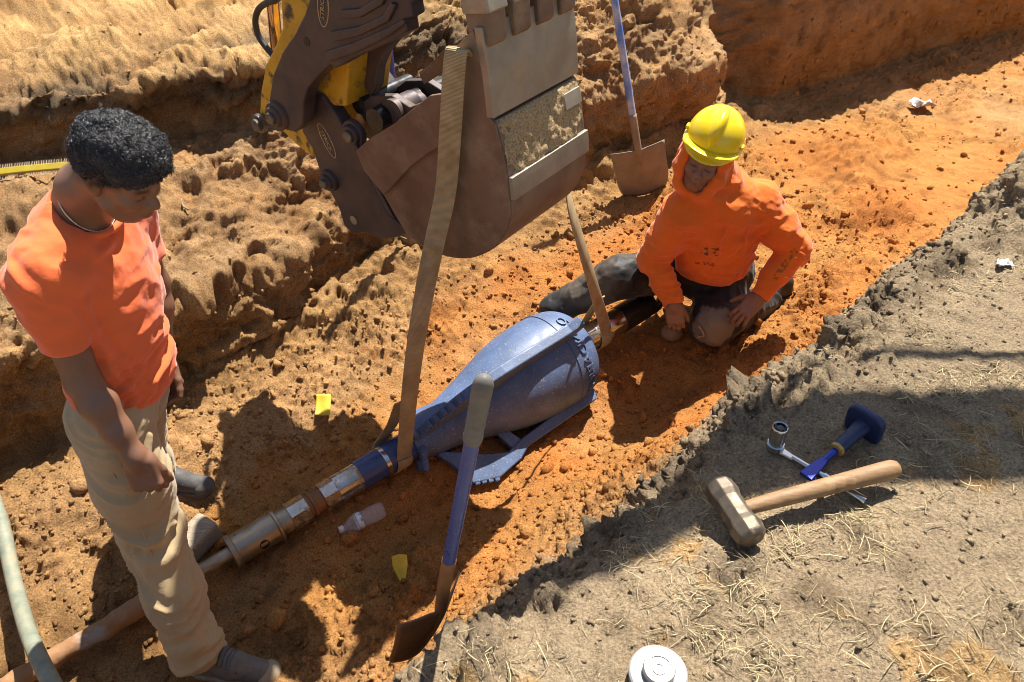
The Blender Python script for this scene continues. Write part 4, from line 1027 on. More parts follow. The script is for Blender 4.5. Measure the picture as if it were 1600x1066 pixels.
# ---------------------------------------------------------------- bodies and cloth: smooth solids meshed on a fine grid
class Solid:
    def __init__(s): s.ops = []
    def cone(s, a, b, ra, rb, k=.02): s.ops.append(('cone', np.array(a, float), np.array(b, float), ra, rb, k, 1)); return s
    def chain(s, pts, k=.02):
        for (a, ra), (b, rb) in zip(pts[:-1], pts[1:]): s.cone(a, b, ra, rb, k)
        return s
    def ell(s, c, r, ax=None, k=.02, sg=1): s.ops.append(('ell', np.array(c, float), np.array(r, float), np.eye(3) if ax is None else np.array(ax, float), 0, k, sg)); return s
    def box(s, c, h, ax, rd, k=.01, sg=1): s.ops.append(('box', np.array(c, float), np.array(h, float), np.array(ax, float), rd, k, sg)); return s
    def cutcone(s, a, b, ra, rb, k=.005): s.ops.append(('cone', np.array(a, float), np.array(b, float), ra, rb, k, -1)); return s
    def cutplane(s, n, p, c=None, rad=9.0, k=.004): s.ops.append(('plane', norm(n), np.array(p, float), None if c is None else np.array(c, float), rad, k, -1)); return s
    def prim(s, o, P):
        t = o[0]
        if t == 'cone':
            _, a, b, ra, rb, _, _ = o; ab = b - a; h = np.clip(((P - a) @ ab) / (ab @ ab + 1e-12), 0, 1)
            return np.linalg.norm(P - a - h[:, None] * ab, axis=1) - (ra + (rb - ra) * h)
        if t == 'ell':
            q = (P - o[1]) @ o[3].T; r = o[2]; k0 = np.linalg.norm(q / r, axis=1); k1 = np.linalg.norm(q / (r * r), axis=1)
            return k0 * (k0 - 1) / np.maximum(k1, 1e-6)
        if t == 'box':
            q = np.abs((P - o[1]) @ o[3].T) - o[2] + o[4]
            return np.linalg.norm(np.maximum(q, 0), axis=1) + np.minimum(q.max(1), 0) - o[4]
        d = -((P - o[2]) @ o[1])                 # removes the side the normal points to
        if o[3] is not None: d = np.maximum(d, np.linalg.norm(P - o[3], axis=1) - o[4])
        return d
    def ev(s, P, near=None):
        d = np.full(len(P), 9.0)
        for i, o in enumerate(s.ops):
            if near is not None and not near[i]: continue
            e = s.prim(o, P); k = o[5]
            if o[6] > 0:
                h = np.clip(.5 + .5 * (d - e) / k, 0, 1); d = d * (1 - h) + e * h - k * h * (1 - h)
            else:
                h = np.clip(.5 - .5 * (d + e) / k, 0, 1); d = d * (1 - h) - e * h + k * h * (1 - h)
        return d
    def mesh(s, lo, hi, vox):
        B = 14; lo = np.array(lo, float); n = np.ceil((np.array(hi) - lo) / vox / B).astype(int)
        N3 = n * B; D = np.empty(N3, np.float32)
        bc = np.stack(np.meshgrid(*[np.arange(m) for m in n], indexing='ij'), -1).reshape(-1, 3)
        cen = lo + (bc * B + (B - 1) / 2) * vox; R = vox * B * .5 * 1.8
        E = np.stack([s.prim(o, cen) for o in s.ops], 1); pos = np.array([o[6] > 0 for o in s.ops])
        full = s.ev(cen)
        loc = np.stack(np.meshgrid(*[np.arange(B)] * 3, indexing='ij'), -1).reshape(-1, 3)
        for q in range(len(bc)):
            i, j, k = bc[q] * B; sl = np.s_[i:i + B, j:j + B, k:k + B]
            if abs(full[q]) > R + .03: D[sl] = .5 if full[q] > 0 else -.5; continue
            near = np.where(pos, E[q] < R + .05, E[q] < R + .02)
            D[sl] = s.ev(lo + (bc[q] * B + loc) * vox, near).reshape(B, B, B)
        return nets(D, lo, vox)
def nets(D, lo, vox):
    S = D < 0; c = S[:-1, :-1, :-1].astype(np.int8)
    cnt = sum(S[a:S.shape[0] - 1 + a, b:S.shape[1] - 1 + b, e:S.shape[2] - 1 + e].astype(np.int8) for a in (0, 1) for b in (0, 1) for e in (0, 1))
    I = np.argwhere((cnt > 0) & (cnt < 8)); idx = np.full(c.shape, -1, np.int32); idx[tuple(I.T)] = np.arange(len(I))
    cor = [(a, b, e) for a in (0, 1) for b in (0, 1) for e in (0, 1)]
    val = {q: D[I[:, 0] + q[0], I[:, 1] + q[1], I[:, 2] + q[2]] for q in cor}
    acc = np.zeros((len(I), 3)); m = np.zeros(len(I))
    for q in cor:
        for ax in range(3):
            if q[ax] == 0:
                p = list(q); p[ax] = 1; p = tuple(p); a, b = val[q], val[p]; x = (a < 0) != (b < 0)
                t = np.where(x, a / np.where(np.abs(a - b) < 1e-9, 1e-9, a - b), 0)
                pt = np.tile(np.array(q, float), (len(I), 1)); pt[:, ax] += t
                acc += pt * x[:, None]; m += x
    V = lo + (I + acc / np.maximum(m, 1)[:, None]) * vox
    F = []
    for ax in range(3):
        o1, o2 = [(1, 2), (2, 0), (0, 1)][ax]
        sh = np.array(S.shape); a = [slice(1, -1)] * 3; a[ax] = slice(0, -1); b = list(a); b[ax] = slice(1, None)
        ch = S[tuple(a)] != S[tuple(b)]; Q = np.argwhere(ch); off = np.array([1, 1, 1]); off[ax] = 0; Q = Q + off
        sgn = S[Q[:, 0], Q[:, 1], Q[:, 2]]
        def g(d1, d2):
            R = Q.copy(); R[:, o1] += d1; R[:, o2] += d2
            R2 = np.clip(R, 0, np.array(idx.shape) - 1); return idx[R2[:, 0], R2[:, 1], R2[:, 2]]
        f = np.stack([g(-1, -1), g(0, -1), g(0, 0), g(-1, 0)], 1)
        f[~sgn] = f[~sgn][:, ::-1]; F.append(f[(f >= 0).all(1)])
    return V, np.concatenate(F)
def vnormals(V, F):
    n = np.zeros_like(V); a = V[F[:, 2]] - V[F[:, 0]]; b = V[F[:, 3]] - V[F[:, 1]]; fn = np.cross(a, b)
    for i in range(4): np.add.at(n, F[:, i], fn)
    return n / (np.linalg.norm(n, axis=1, keepdims=True) + 1e-12)
def relax(V, F, it=1, w=.5):
    E = np.concatenate([F[:, [0, 1]], F[:, [1, 2]], F[:, [2, 3]], F[:, [3, 0]]])
    for _ in range(it):
        s = np.zeros_like(V); c = np.zeros(len(V))
        np.add.at(s, E[:, 0], V[E[:, 1]]); np.add.at(s, E[:, 1], V[E[:, 0]]); np.add.at(c, E[:, 0], 1); np.add.at(c, E[:, 1], 1)
        V = V * (1 - w) + w * s / np.maximum(c, 1)[:, None]
    return V
def ridge(P, M, seed, oc=2): return 1 - 2 * np.abs(fbm(P @ np.asarray(M, float), 1.0, oc, seed))
def fold_lines(P, lines):
    """creases: each is (points, width, height)"""
    d = np.zeros(len(P))
    for pts, w, h in lines:
        pts = np.array(pts, float); best = np.full(len(P), 9.0)
        for a, b in zip(pts[:-1], pts[1:]):
            ab = b - a; t = np.clip(((P - a) @ ab) / (ab @ ab), 0, 1); best = np.minimum(best, np.linalg.norm(P - a - t[:, None] * ab, axis=1))
        d += 1.6 * h * (np.exp(-(best / w) ** 2) - .6 * np.exp(-((best - 1.9 * w) / w) ** 2))
    return d
def cloth_mat(name, c, c2, weave=900, rough=.85, sheen=.25, attr=False, dirt=None):
    k = N(name); f = k.ramp(k.noise(6, 5, .6), [(.35, 0), (.68, 1)])
    if attr:
        a = k.n('ShaderNodeAttribute'); a.attribute_name = "tint"; col_ = k.mix(f, a.outputs['Color'], k.mix(1.0, a.outputs['Color'], (.86, .84, .82), 'MULTIPLY'))
    else: col_ = k.mix(f, c, c2)
    if dirt is not None: col_ = k.mix(k.ramp(k.noise(11, 6, .7), [(.56, 0), (.74, .6)]), col_, dirt)
    k.set(Base_Color=col_, Roughness=rough, Specular_IOR_Level=.25, Sheen_Weight=sheen, Sheen_Roughness=.5)
    b = k.bump(k.noise(38, 4, .55), .35, .006); k.set(Normal=k.bump(k.noise(weave, 2), .25, .0006, b)); return k.m
def skin_mat(name):
    k = N(name); a = k.n('ShaderNodeAttribute'); a.attribute_name = "tint"
    col_ = k.mix(k.ramp(k.noise(45, 4), [(.35, .0), (.7, .35)]), a.outputs['Color'], k.mix(1.0, a.outputs['Color'], (.78, .72, .70), 'MULTIPLY'))
    k.set(Base_Color=col_, Roughness=.46, Specular_IOR_Level=.45, Subsurface_Weight=.06, Subsurface_Scale=.004)
    k.b.inputs['Subsurface Radius'].default_value = (1.0, .35, .2)
    k.set(Normal=k.bump(k.noise(420, 3), .25, .0008)); return k.m

def hframe(fwd):
    f = norm(fwd); r = norm(np.cross(f, UP)); u = np.cross(r, f); return f, -r, u     # forward, left, up
def rescale(S, i0, C, sc):
    for i in range(i0, len(S.ops)):
        o = list(S.ops[i]); f = lambda p: C + (p - C) * sc
        if o[0] == 'cone': o[1], o[2], o[3], o[4] = f(o[1]), f(o[2]), o[3] * sc, o[4] * sc
        elif o[0] == 'plane': o[2] = f(o[2])
        else: o[1], o[2], o[4] = f(o[1]), o[2] * sc, o[4] * sc
        o[5] *= sc; S.ops[i] = tuple(o)
def add_head(S, C, fx, roll=0, ears=True, fat=1.0, sc=1.0):
    i0 = len(S.ops)
    f, l, u = hframe(fx)
    if roll: l, u = l * math.cos(roll) + u * math.sin(roll), u * math.cos(roll) - l * math.sin(roll)
    ax = np.stack([f, l, u])
    L = lambda x, y, z: C + f * x + l * y + u * z
    S.ell(L(-.012, 0, .038), (.098, .076, .088), ax, .02)
    S.ell(L(.030, 0, -.035), (.062, .060 * fat, .082), ax, .03)
    S.ell(L(.052, 0, -.088), (.040, .040 * fat, .030), ax, .03)
    S.cone(L(.068, -.010, -.106), L(.068, .010, -.106), .017, .017, .02)
    for s in (-1, 1):
        S.ell(L(.062, s * .040 * fat, -.030), (.026, .024, .022), ax, .025)
        S.cone(L(.082, s * .014, .016), L(.070, s * .046, .014), .011, .010, .018)
        S.cone(L(.02, s * .055 * fat, -.075), L(.045, s * .030, -.105), .018, .016, .03)
    for s in (-1, 1): S.ell(L(.100, s * .031, -.006), (.020, .016, .011), ax, .014, -1)
    for s in (-1, 1): S.ell(L(.0765, s * .031, -.007), (.0125, .015, .011), ax, .004)
    S.chain([(L(.086, 0, .006), .0075), (L(.105, 0, -.026), .0095), (L(.111, 0, -.034), .0125)], .012)
    for s in (-1, 1): S.ell(L(.098, s * .0145, -.038), (.013, .0095, .009), ax, .008)
    for s in (-1, 1): S.ell(L(.106, s * .0075, -.0465), (.005, .004, .004), ax, .004, -1)
    S.cone(L(.088, 0, -.068), L(.070, 0, -.07), .022, .02, .02)
    S.ell(L(.0945, 0, -.0665), (.013, .023, .0060), ax, .004); S.ell(L(.0925, 0, -.0785), (.0135, .020, .0068), ax, .004)
    S.ell(L(.107, 0, -.0725), (.006, .024, .0014), ax, .004, -1)
    if ears:
        for s in (-1, 1):
            e = np.stack([norm(f * .9 + l * s * -.35), norm(l * s + f * .35), u])
            S.ell(L(-.010, s * .079, -.012), (.019, .009, .031), e, .006); S.ell(L(-.004, s * .089, -.010), (.009, .008, .018), e, .005, -1)
            S.ell(L(-.004, s * .076, -.038), (.010, .007, .010), e, .008)
    rescale(S, i0, C, sc)
    return f, l, u, (lambda x, y, z: C + (f * x + l * y + u * z) * sc)
def hand_pts(Wr, d, back, thumbside, curl=(25, 35, 25), spread=6, scale=1.0, tcurl=20, per=None):
    d = norm(d); p = norm(back - d * (back @ d)); s = norm(np.cross(p, d)); s = s if s @ thumbside > 0 else -s
    return d, p, s
def add_hand(S, Wr, d, back, thumbside, curl=(25, 35, 25), spread=5, sc=1.0, thumb=(40, 15)):
    d = norm(d); p = norm(back - d * (back @ d)); s = np.cross(p, d); s = s if s @ thumbside > 0 else -s
    S.chain([(Wr, .027 * sc), (Wr + d * .02 * sc, .026 * sc)], .02)
    S.box(Wr + d * .052 * sc, (.044 * sc, .0385 * sc, .0135 * sc), np.stack([d, s, p]), .012 * sc, .014)
    S.ell(Wr + d * .035 * sc + s * .026 * sc - p * .010 * sc, (.030 * sc, .016 * sc, .016 * sc), np.stack([norm(d + s * .35), s, p]), .014)
    tips = []
    for i, (off, ln) in enumerate(((.0285, .071), (.0095, .079), (-.0095, .074), (-.0275, .058))):
        a = Wr + d * (.090 - .004 * abs(i - 1)) * sc + s * off * sc; sp = math.radians(spread * (1.2 - .8 * i)); dr = norm(d * math.cos(sp) + s * math.sin(sp))
        r0 = (.0092, .0094, .0090, .0080)[i] * sc; ang = 0; pts = [(a - dr * .012, r0 * 1.05)]
        S.ell(a + p * .004 * sc, (r0 * 1.1,) * 3, None, .006)
        for c_, fr_, r in zip(curl, (.46, .30, .24), (1.0, .93, .80)):
            ang += math.radians(c_ + (2 - i) * 2); v = dr * math.cos(ang) - p * math.sin(ang); b = pts[-1][0] + v * ln * fr_ * sc + (dr * .012 if len(pts) == 1 else 0); pts.append((b, r0 * r))
        for (q0, ra), (q1, rb) in zip(pts[:-1], pts[1:]): S.cone(q0, q1, ra, rb, .0035)
        tips.append((pts[-1][0], p, dr))
    t0 = Wr + d * .028 * sc + s * .030 * sc - p * .006 * sc; a0, a1 = map(math.radians, thumb)
    v0 = norm(d * math.cos(a0) + s * math.sin(a0) - p * .35); v1 = norm(d * math.cos(a0 - a1) + s * math.sin(a0 - a1) - p * .45)
    t1 = t0 + v0 * .036 * sc; t2 = t1 + v1 * .030 * sc; t3 = t2 + norm(v1 - p * .15) * .022 * sc
    S.chain([(t0, .0135 * sc), (t1, .0112 * sc), (t2, .0102 * sc), (t3, .0082 * sc)], .006)
    return tips, t3
def bounds(S, pad=.03):
    lo = np.full(3, 9.0); hi = -lo
    for o in S.ops:
        if o[6] < 0: continue
        if o[0] == 'cone':
            for q, r in ((o[1], o[3]), (o[2], o[4])): lo = np.minimum(lo, q - r); hi = np.maximum(hi, q + r)
        else: m = np.max(o[2]); m = m * (1.75 if o[0] == 'box' else 1); lo = np.minimum(lo, o[1] - m); hi = np.maximum(hi, o[1] + m)
    return lo - pad, hi + pad
def solid_obj(name, S, vox, mat, par, disp=None, tint=None, it=1):
    lo, hi = bounds(S); V, F = S.mesh(lo, hi, vox); V = relax(V, F, it)
    if disp is not None: V = V + vnormals(V, F) * disp(V)[:, None]
    o = make(name, V, F, mat, par, smooth=True)
    if tint is not None: color_attr(o, tint(V))
    return o
def shoe(par, heel, toe, z, mats, tall=.06, sc=1.0, lace=True):
    heel = np.array([heel[0], heel[1], z]); toe = np.array([toe[0], toe[1], z]); f = norm(toe - heel); L = np.linalg.norm(toe - heel); l = np.cross(UP, f)
    g = lambda x, y, h: heel + f * x * L + l * y + UP * h
    S = Solid().chain([(g(.16, 0, .052), .040 * sc), (g(.50, 0, .046), .041 * sc), (g(.84, 0, .036), .036 * sc)], .02)
    S.cone(g(.16, 0, .07), g(.16, 0, .07 + tall), .040 * sc, .041 * sc, .03); S.cone(g(.2, 0, .085), g(.58, 0, .062), .034 * sc, .030 * sc, .02)
    S.cutplane(-UP, heel + UP * .018)
    so = solid_obj("shoe", S, .005, mats[0], par)
    S2 = Solid().chain([(g(.15, 0, .016), .044 * sc), (g(.5, 0, .016), .044 * sc), (g(.86, 0, .018), .042 * sc)], .02); S2.cutplane(-UP, heel - UP * .006).cutplane(UP, heel + UP * .028)
    solid_obj("sole", S2, .005, mats[1], so)
    S3 = Solid().ell(g(.9, 0, .034), (.042 * sc, .041 * sc, .030), np.stack([f, l, UP]), .01).cutplane(-UP, heel + UP * .024)
    solid_obj("toe_cap", S3, .005, mats[2], so)
    if lace:
        for k_ in range(4):
            x = .44 + .085 * k_; w = .030 * sc; hgt = .110 - .0125 * k_
            P = [g(x, s_ * w * q, hgt - .018 * q * q) for s_, q in ((-1, 1), (-1, .5), (1, 0), (1, .5), (1, 1))]
            make("lace", *tube(cat_rom(P, 4), .0080, 8), mats[3], so, smooth=True)
    return so
SKIN_A = np.array([.235, .118, .070]); SKIN_B = np.array([.25, .135, .088])
M_SKINA = skin_mat("deep_brown_skin"); M_SKINB = skin_mat("brown_skin")
M_TEE = cloth_mat("coral_orange_cotton", (.86, .160, .042), (.79, .142, .038), 1100)
M_KHAKI = cloth_mat("khaki_cotton", (.48, .355, .19), (.42, .305, .16), 1300, dirt=(.33, .22, .11))
M_HOOD = cloth_mat("bright_orange_cotton", (.80, .135, .012), (.72, .115, .012), 1100, attr=True)
M_BLACKTR = cloth_mat("black_rubberised_trousers", None, None, 800, .55, .1, attr=True)
M_SHOEUP = pmat("grey_suede_shoe", (.13, .115, .10), (.18, .155, .125), 30, .85, 0, .3, 300)
M_SHOESOLE = pmat("shoe_sole_rubber", (.32, .28, .21), (.18, .16, .13), 30, .8, 0, .3, 150)
M_SHOETOE = pmat("tan_shoe_toe", (.36, .28, .18), (.28, .215, .14), 30, .8, 0, .3, 200)
M_DARKSHOE = pmat("dark_grey_shoe", (.055, .052, .052), (.09, .082, .075), 25, .75, 0, .3, 200)
M_LACE = pmat("grey_lace", (.085, .085, .095), (.12, .12, .125), 60, .8, 0, .3, 500)
M_BOOT = pmat("tan_work_boot", (.42, .29, .15), (.30, .20, .10), 20, .7, 0, .3, 160)

def face_tint(V, sc, base, C, f, l, u):
    c = np.tile(base, (len(V), 1)); q = (V - C) / sc @ np.stack([f, l, u]).T; x, y, z = q.T
    near = (np.abs(x) < .2) & (np.abs(y) < .15) & (np.abs(z) < .2)
    lips = np.exp(-((z + .0725) / .010) ** 4) * np.exp(-(y / .026) ** 4) * (x > .082) * near
    c = c * (1 - .45 * lips[:, None]) + lips[:, None] * .45 * np.array([.16, .05, .04])
    br = np.exp(-((z - .019 + .10 * (np.abs(y) - .03) ** 2 * 40 * .2) / .0062) ** 2) * np.exp(-((np.abs(y) - .033) / .018) ** 4) * (x > .05) * near
    c = c * (1 - .85 * np.clip(br, 0, 1)[:, None])
    ls = np.exp(-((z + .0115) / .0036) ** 2) * np.exp(-((np.abs(y) - .031) / .014) ** 4) * (x > .07) * near
    c = c * (1 - .85 * np.clip(ls, 0, 1)[:, None])
    return c

# ---------------------------------------------------------------- the worker standing astride the rod
F1 = norm([.98, -.20, 0]); R1 = np.array([-.20, -.98, 0]); C1 = at_t(188, 266, 1.69); HS = .87; N1 = np.array([-1.035, 1.60, .40])
man = thing("person", "standing person in coral t-shirt and khaki trousers with hands at the sides looking down", "person", (-1.03, 1.52, -.98), "workers in orange")
SR, ER, WR = np.array([-1.066, 1.432, .332]), np.array([-1.052, 1.380, .063]), np.array([-.972, 1.325, -.150])
SL, EL, WL = np.array([-1.025, 1.765, .33]), np.array([-1.03, 1.80, .06]), np.array([-1.045, 1.73, -.17])
hipR, kneR, ankR = np.array([-1.078, 1.44, -.14]), np.array([-1.055, 1.36, -.53]), np.array([-.965, 1.195, -.870])
hipL, kneL, ankL = np.array([-1.085, 1.60, -.16]), np.array([-1.24, 1.74, -.52]), np.array([-1.31, 1.86, -.86])
HF1 = np.array([.80, -.27, -.54])
S = Solid(); f1_, l1_, u1_, L1 = add_head(S, C1, HF1, 0, True, 1.0, HS)
S.chain([(C1 - f1_ * .035 - u1_ * .045, .056), (N1 * .55 + C1 * .45 - f1_ * .03, .056), (N1, .066)], .03)
S.chain([(N1, .065), (np.array([-1.045, 1.58, .2]), .070), (np.array([-1.07, 1.54, -.1]), .070)], .04)
S.cone(N1, SR, .05, .045, .03).cone(N1, SL, .05, .045, .03)
S.chain([(SR, .050), (SR * .5 + ER * .5, .0475), (ER, .040), (ER * .72 + WR * .28, .0435), (ER * .35 + WR * .65, .034), (WR, .0265)], .02)
S.chain([(SL, .052), (EL, .041), (EL * .7 + WL * .3, .044), (WL, .0265)], .02)
add_hand(S, WR, np.array([.16, -.24, -.95]), np.array([.15, -.95, .30]), F1, (40, 62, 45), 2, 1.06, (14, 12))
add_hand(S, WL, np.array([.05, -.1, -1]), np.array([.3, .9, 0]), F1, (25, 40, 30), 3, 1.0, (30, 15))
for h, k_, a in ((hipR, kneR, ankR), (hipL, kneL, ankL)): S.chain([(h, .045), (k_, .040), (a, .032)], .03)
def skin1_tint(V):
    c = face_tint(V, HS, SKIN_A, C1, f1_, l1_, u1_); q = V - L1(.02, 0, .014); pn_ = norm(f1_ * .56 - u1_); d = q @ pn_ / HS; x = (V - C1) @ f1_ / HS; y = np.abs((V - C1) @ l1_) / HS
    k = np.clip((.030 - d) / .030, 0, 1) * (x < .05) * ((y > .05) | (x < -.03)) * (np.linalg.norm(V - C1, axis=1) < .14)
    return c * (1 - .75 * k[:, None])
body = solid_obj("body", S, .004, M_SKINA, man, None, skin1_tint)
# t-shirt
ax1 = np.stack([F1, R1, UP]); tl = np.stack([norm(F1 + UP * .12), R1, norm(UP - F1 * .12)])
def tee_solid(S, o=0.0, arms=True):
    S.ell(np.array([-1.035, 1.585, .235]), (.108 - o, .165 - o, .200 - o), tl, .05)
    S.cone(SR * .84 + N1 * .16, SL * .84 + N1 * .16, .068 - o, .068 - o, .05)
    S.cone(N1 + F1 * -.01, SR, .066 - o, .066 - o, .05).cone(N1 + F1 * -.01, SL, .066 - o, .066 - o, .05)
    S.ell(np.array([-1.052, 1.550, .05]), (.106 - o, .160 - o, .20 - o), ax1, .07)
    S.ell(np.array([-1.064, 1.535, -.10]), (.110 - o, .158 - o, .15 - o), ax1, .06)
    return S
S = Solid(); ssR = SR + (ER - SR) * .62; ssL = SL + (EL - SL) * .62
for S_, E_, ss_, r_ in ((SR, ER, ssR, .064), (SL, EL, ssL, .064)):
    S.chain([(S_, r_ + .002), (S_ * .5 + ss_ * .5, r_), (ss_ + (E_ - S_) * .15, r_ - .001)], .035)
    S.cutplane(E_ - S_, ss_, None, 9, .004).cutcone(ss_ - (E_ - S_) * .10, ss_ + (E_ - S_) * .3, r_ - .010, r_ - .008, .004)
    if S_ is SR: i1 = len(S.ops)
# the second sleeve must not trim the first: planes cut only near their own arm
S.ops = [(o if o[0] != 'plane' else (o[0], o[1], o[2], o[2], .15, o[5], o[6])) for o in S.ops]
tee_solid(S)
nd_ = norm(C1 - N1 - f1_ * .04); S.cutcone(N1 + nd_ * .012 + F1 * .012, N1 + nd_ * .16 + F1 * .012, .071, .085, .006)
S.cutplane(norm([-.10, -.02, -1]), np.array([-1.03, 1.54, -.112]), None, 9, .005)
S.ell(np.array([-1.064, 1.535, -.14]), (.100, .147, .075), ax1, .004, -1)
def tee_disp(P):
    lowm = np.clip((.16 - P[:, 2]) / .18, 0, 1); side_ = np.clip(((P - np.array([-1.03, 1.55, 0])) @ F1) / .1 + .5, .2, 1)
    d = .0105 * lowm * side_ * ridge(P, [[5, 0, 3], [3, 6, -4], [-2, 0, 26]], 5) + .0050 * ridge(P, np.diag([9, 9, 13]), 9) + .002 * fbm(P, .03, 2, 4)
    sh = np.exp(-(np.linalg.norm(P - SR, axis=1) / .11) ** 2)
    d += .0080 * sh * ridge(P, [[16, 4, 0], [4, 14, 3], [14, 0, 4]], 17)
    d += fold_lines(P, [([SR + F1 * .07 + UP * -.06, np.array([-1.0, 1.43, .05])], .012, .006), ([SR + F1 * .05 - UP * .10, np.array([-.95, 1.46, -.05])], .010, .005),
                        ([N1 + F1 * .10 - UP * .05, SR + F1 * .05 + UP * .02], .010, .004), ([np.array([-.93, 1.46, .00]), np.array([-1.08, 1.39, -.03])], .009, .006), ([np.array([-.92, 1.47, -.05]), np.array([-1.07, 1.38, -.075])], .008, .006)])
    d = d * np.clip((P[:, 2] + .105) / .03, .12, 1)
    return d
tee = solid_obj("t_shirt", S, .0052, M_TEE, man, tee_disp)
ringc = N1 + nd_ * .033 + F1 * .012; d_, a_, b_2 = frame(nd_)
rg = np.array([ringc + (a_ * math.cos(a) + b_2 * math.sin(a)) * (.0765 + .004 * math.cos(2 * a)) for a in np.linspace(0, 2 * math.pi, 49)])
make("collar", *tube(rg, .0085, 10, caps=False), M_TEE, tee, smooth=True)
sew = [SR + (ER - SR) * .58 + 0 * F1]
# chain round the neck
nk = np.array([N1 + nd_ * (.058 - .045 * math.cos(a - 2.4)) + F1 * .012 + (a_ * math.cos(a) + b_2 * math.sin(a)) * .0665 for a in np.linspace(0, 2 * math.pi, 41)])
dirF = norm(F1 - nd_ * (F1 @ nd_)); nk = np.array([N1 + nd_ * (.060 - .030 * math.cos(a)) + F1 * .005 + (dirF * math.cos(a) + np.cross(nd_, dirF) * math.sin(a)) * .0675 for a in np.linspace(0, 2 * math.pi, 41)])
make("necklace", *tube(nk, .0020, 6, caps=False), pmat("thin_white_gold_chain", (.75, .66, .48), None, 50, .3, .8, 0), man, smooth=True)
# trousers
S = Solid().ell(np.array([-1.068, 1.53, -.10]), (.094, .132, .12), ax1, .05)
S.chain([(hipR, .100), (hipR * .5 + kneR * .5, .092), (kneR, .080)], .05).chain([(kneR, .083), (kneR * .5 + ankR * .5, .078), (ankR + np.array([0, 0, .02]), .068), (ankR + np.array([.008, -.008, -.045]), .069)], .03)
S.chain([(hipL, .090), (kneL, .078), (ankL, .066)], .05)
hd_ = norm(ankR - kneR); S.cutplane(hd_, ankR + hd_ * .045, ankR, .18).cutcone(ankR + hd_ * .02, ankR + hd_ * .2, .058, .062)
def tr_disp(P):
    kn = np.exp(-(np.linalg.norm(P - kneR, axis=1) / .13) ** 2); an = np.exp(-(np.linalg.norm(P - ankR, axis=1) / .14) ** 2)
    d = (.006 + .007 * kn) * ridge(P, [[3, 0, 7], [2, 4, -10], [-3, 0, 20]], 23) + .017 * an * ridge(P, [[3, 0, -9], [2, 3, 6], [4, 0, 23]], 29) + .003 * ridge(P, np.diag([8, 8, 5]), 31) + .0015 * fbm(P, .03, 2, 8)
    d += fold_lines(P, [([hipR + np.array([.10, -.02, -.03]), kneR + np.array([.06, -.06, .22])], .010, .005), ([kneR + np.array([.08, .0, .05]), kneR + np.array([-.02, -.08, .02])], .009, .006), ([kneR + np.array([.08, .0, -.03]), kneR + np.array([-.03, -.08, -.09])], .010, .006)])
    hem = np.exp(-(((P - ankR) @ hd_ - .035) / .012) ** 2) * (np.linalg.norm(P - ankR, axis=1) < .14)
    return d + .004 * hem
tr = solid_obj("trousers", S, .0055, M_KHAKI, man, tr_disp)
pk = np.array([hipR + np.array([-.03, -.105, .06]), hipR + np.array([.01, -.112, -.02]), hipR + np.array([.035, -.108, -.08])])
sm_ = [hipR + np.array([.02, -.1085, -.05]), hipR * .5 + kneR * .5 + np.array([.035, -.092, 0]), kneR + np.array([.03, -.080, 0]), kneR * .5 + ankR * .5 + np.array([.025, -.076, 0])]
make("side_seam", *tube(cat_rom(sm_, 8), .0022, 6), M_KHAKI, tr, smooth=True)
zf = terrain_z((-.86, 1.17)); zb = terrain_z((-1.2, 1.85))
shoe(man, (-1.005, 1.195), (-.722, 1.150), zf - .002, (M_SHOEUP, M_SHOESOLE, M_SHOETOE, M_LACE), .07)
shoe(man, (-1.40, 1.875), (-1.115, 1.83), zb - .002, (M_DARKSHOE, M_DARKSHOE, M_DARKSHOE, M_DARKSHOE), .07)
# hair: tight curls over a rounded cap
S = Solid(); AXH = np.stack([f1_, l1_, u1_]); LH = lambda x, y, z: C1 + f1_ * x + l1_ * y + u1_ * z
S.ell(LH(-.012, 0, .038), (.1015, .0795, .0915), AXH, .012)
pn = norm(f1_ * .56 - u1_); S.cutplane(pn, LH(.02, 0, .014), None, 9, .008)
for s_ in (-1, 1): S.ell(LH(.016, s_ * .095, -.022), (.030, .03, .040), AXH, .010, -1)
S.ell(LH(-.010, 0, .064), (.107, .087, .080), AXH, .02).ell(LH(.026, 0, .070), (.078, .077, .064), AXH, .03).ell(LH(-.046, 0, .030), (.066, .078, .078), AXH, .03)
S.ell(LH(.112, 0, -.008), (.040, .085, .060), AXH, .010, -1)
rescale(S, 0, C1, HS)
lo_, hi_ = bounds(S); HV, HF_ = S.mesh(lo_, hi_, .005); HN = vnormals(HV, HF_)
HV2 = HV + HN * (.006 * fbm(HV, .022, 3, 3))[:, None]
def hair_mat():
    k = N("black_curly_hair"); k.set(Base_Color=(.020, .018, .019), Roughness=.38, Specular_IOR_Level=.9, Sheen_Weight=.35, Sheen_Roughness=.35); k.set(Normal=k.bump(k.noise(260, 4, .7), 1.0, .008)); return k.m
M_HAIR = hair_mat()
M_CURL = pmat('curl_painted_sheen', (.050, .047, .048), (.030, .028, .029), 60, .36, 0, 0, spec=.8)  # curls greyer than the hair beneath: highlights put into their base colour
hair = make("hair", HV2, HF_, M_HAIR, man, smooth=True)
zt = (HV - C1) @ u1_; xt = (HV - C1) @ f1_
okh = np.where((HN @ pn < .6) & (((HV - L1(.02, 0, .014)) @ pn) < .004))[0]
rv = RNG.normal(size=(60000, 3)); rv /= np.linalg.norm(rv, axis=1, keepdims=True)
sp_ = L1(-.012, 0, .038) + (rv * np.array([.0985, .0765, .0885]) * HS) @ AXH; dp_ = (sp_ - L1(.02, 0, .014)) @ pn; xl = (sp_ - C1) @ f1_ / HS; yl = np.abs((sp_ - C1) @ l1_) / HS
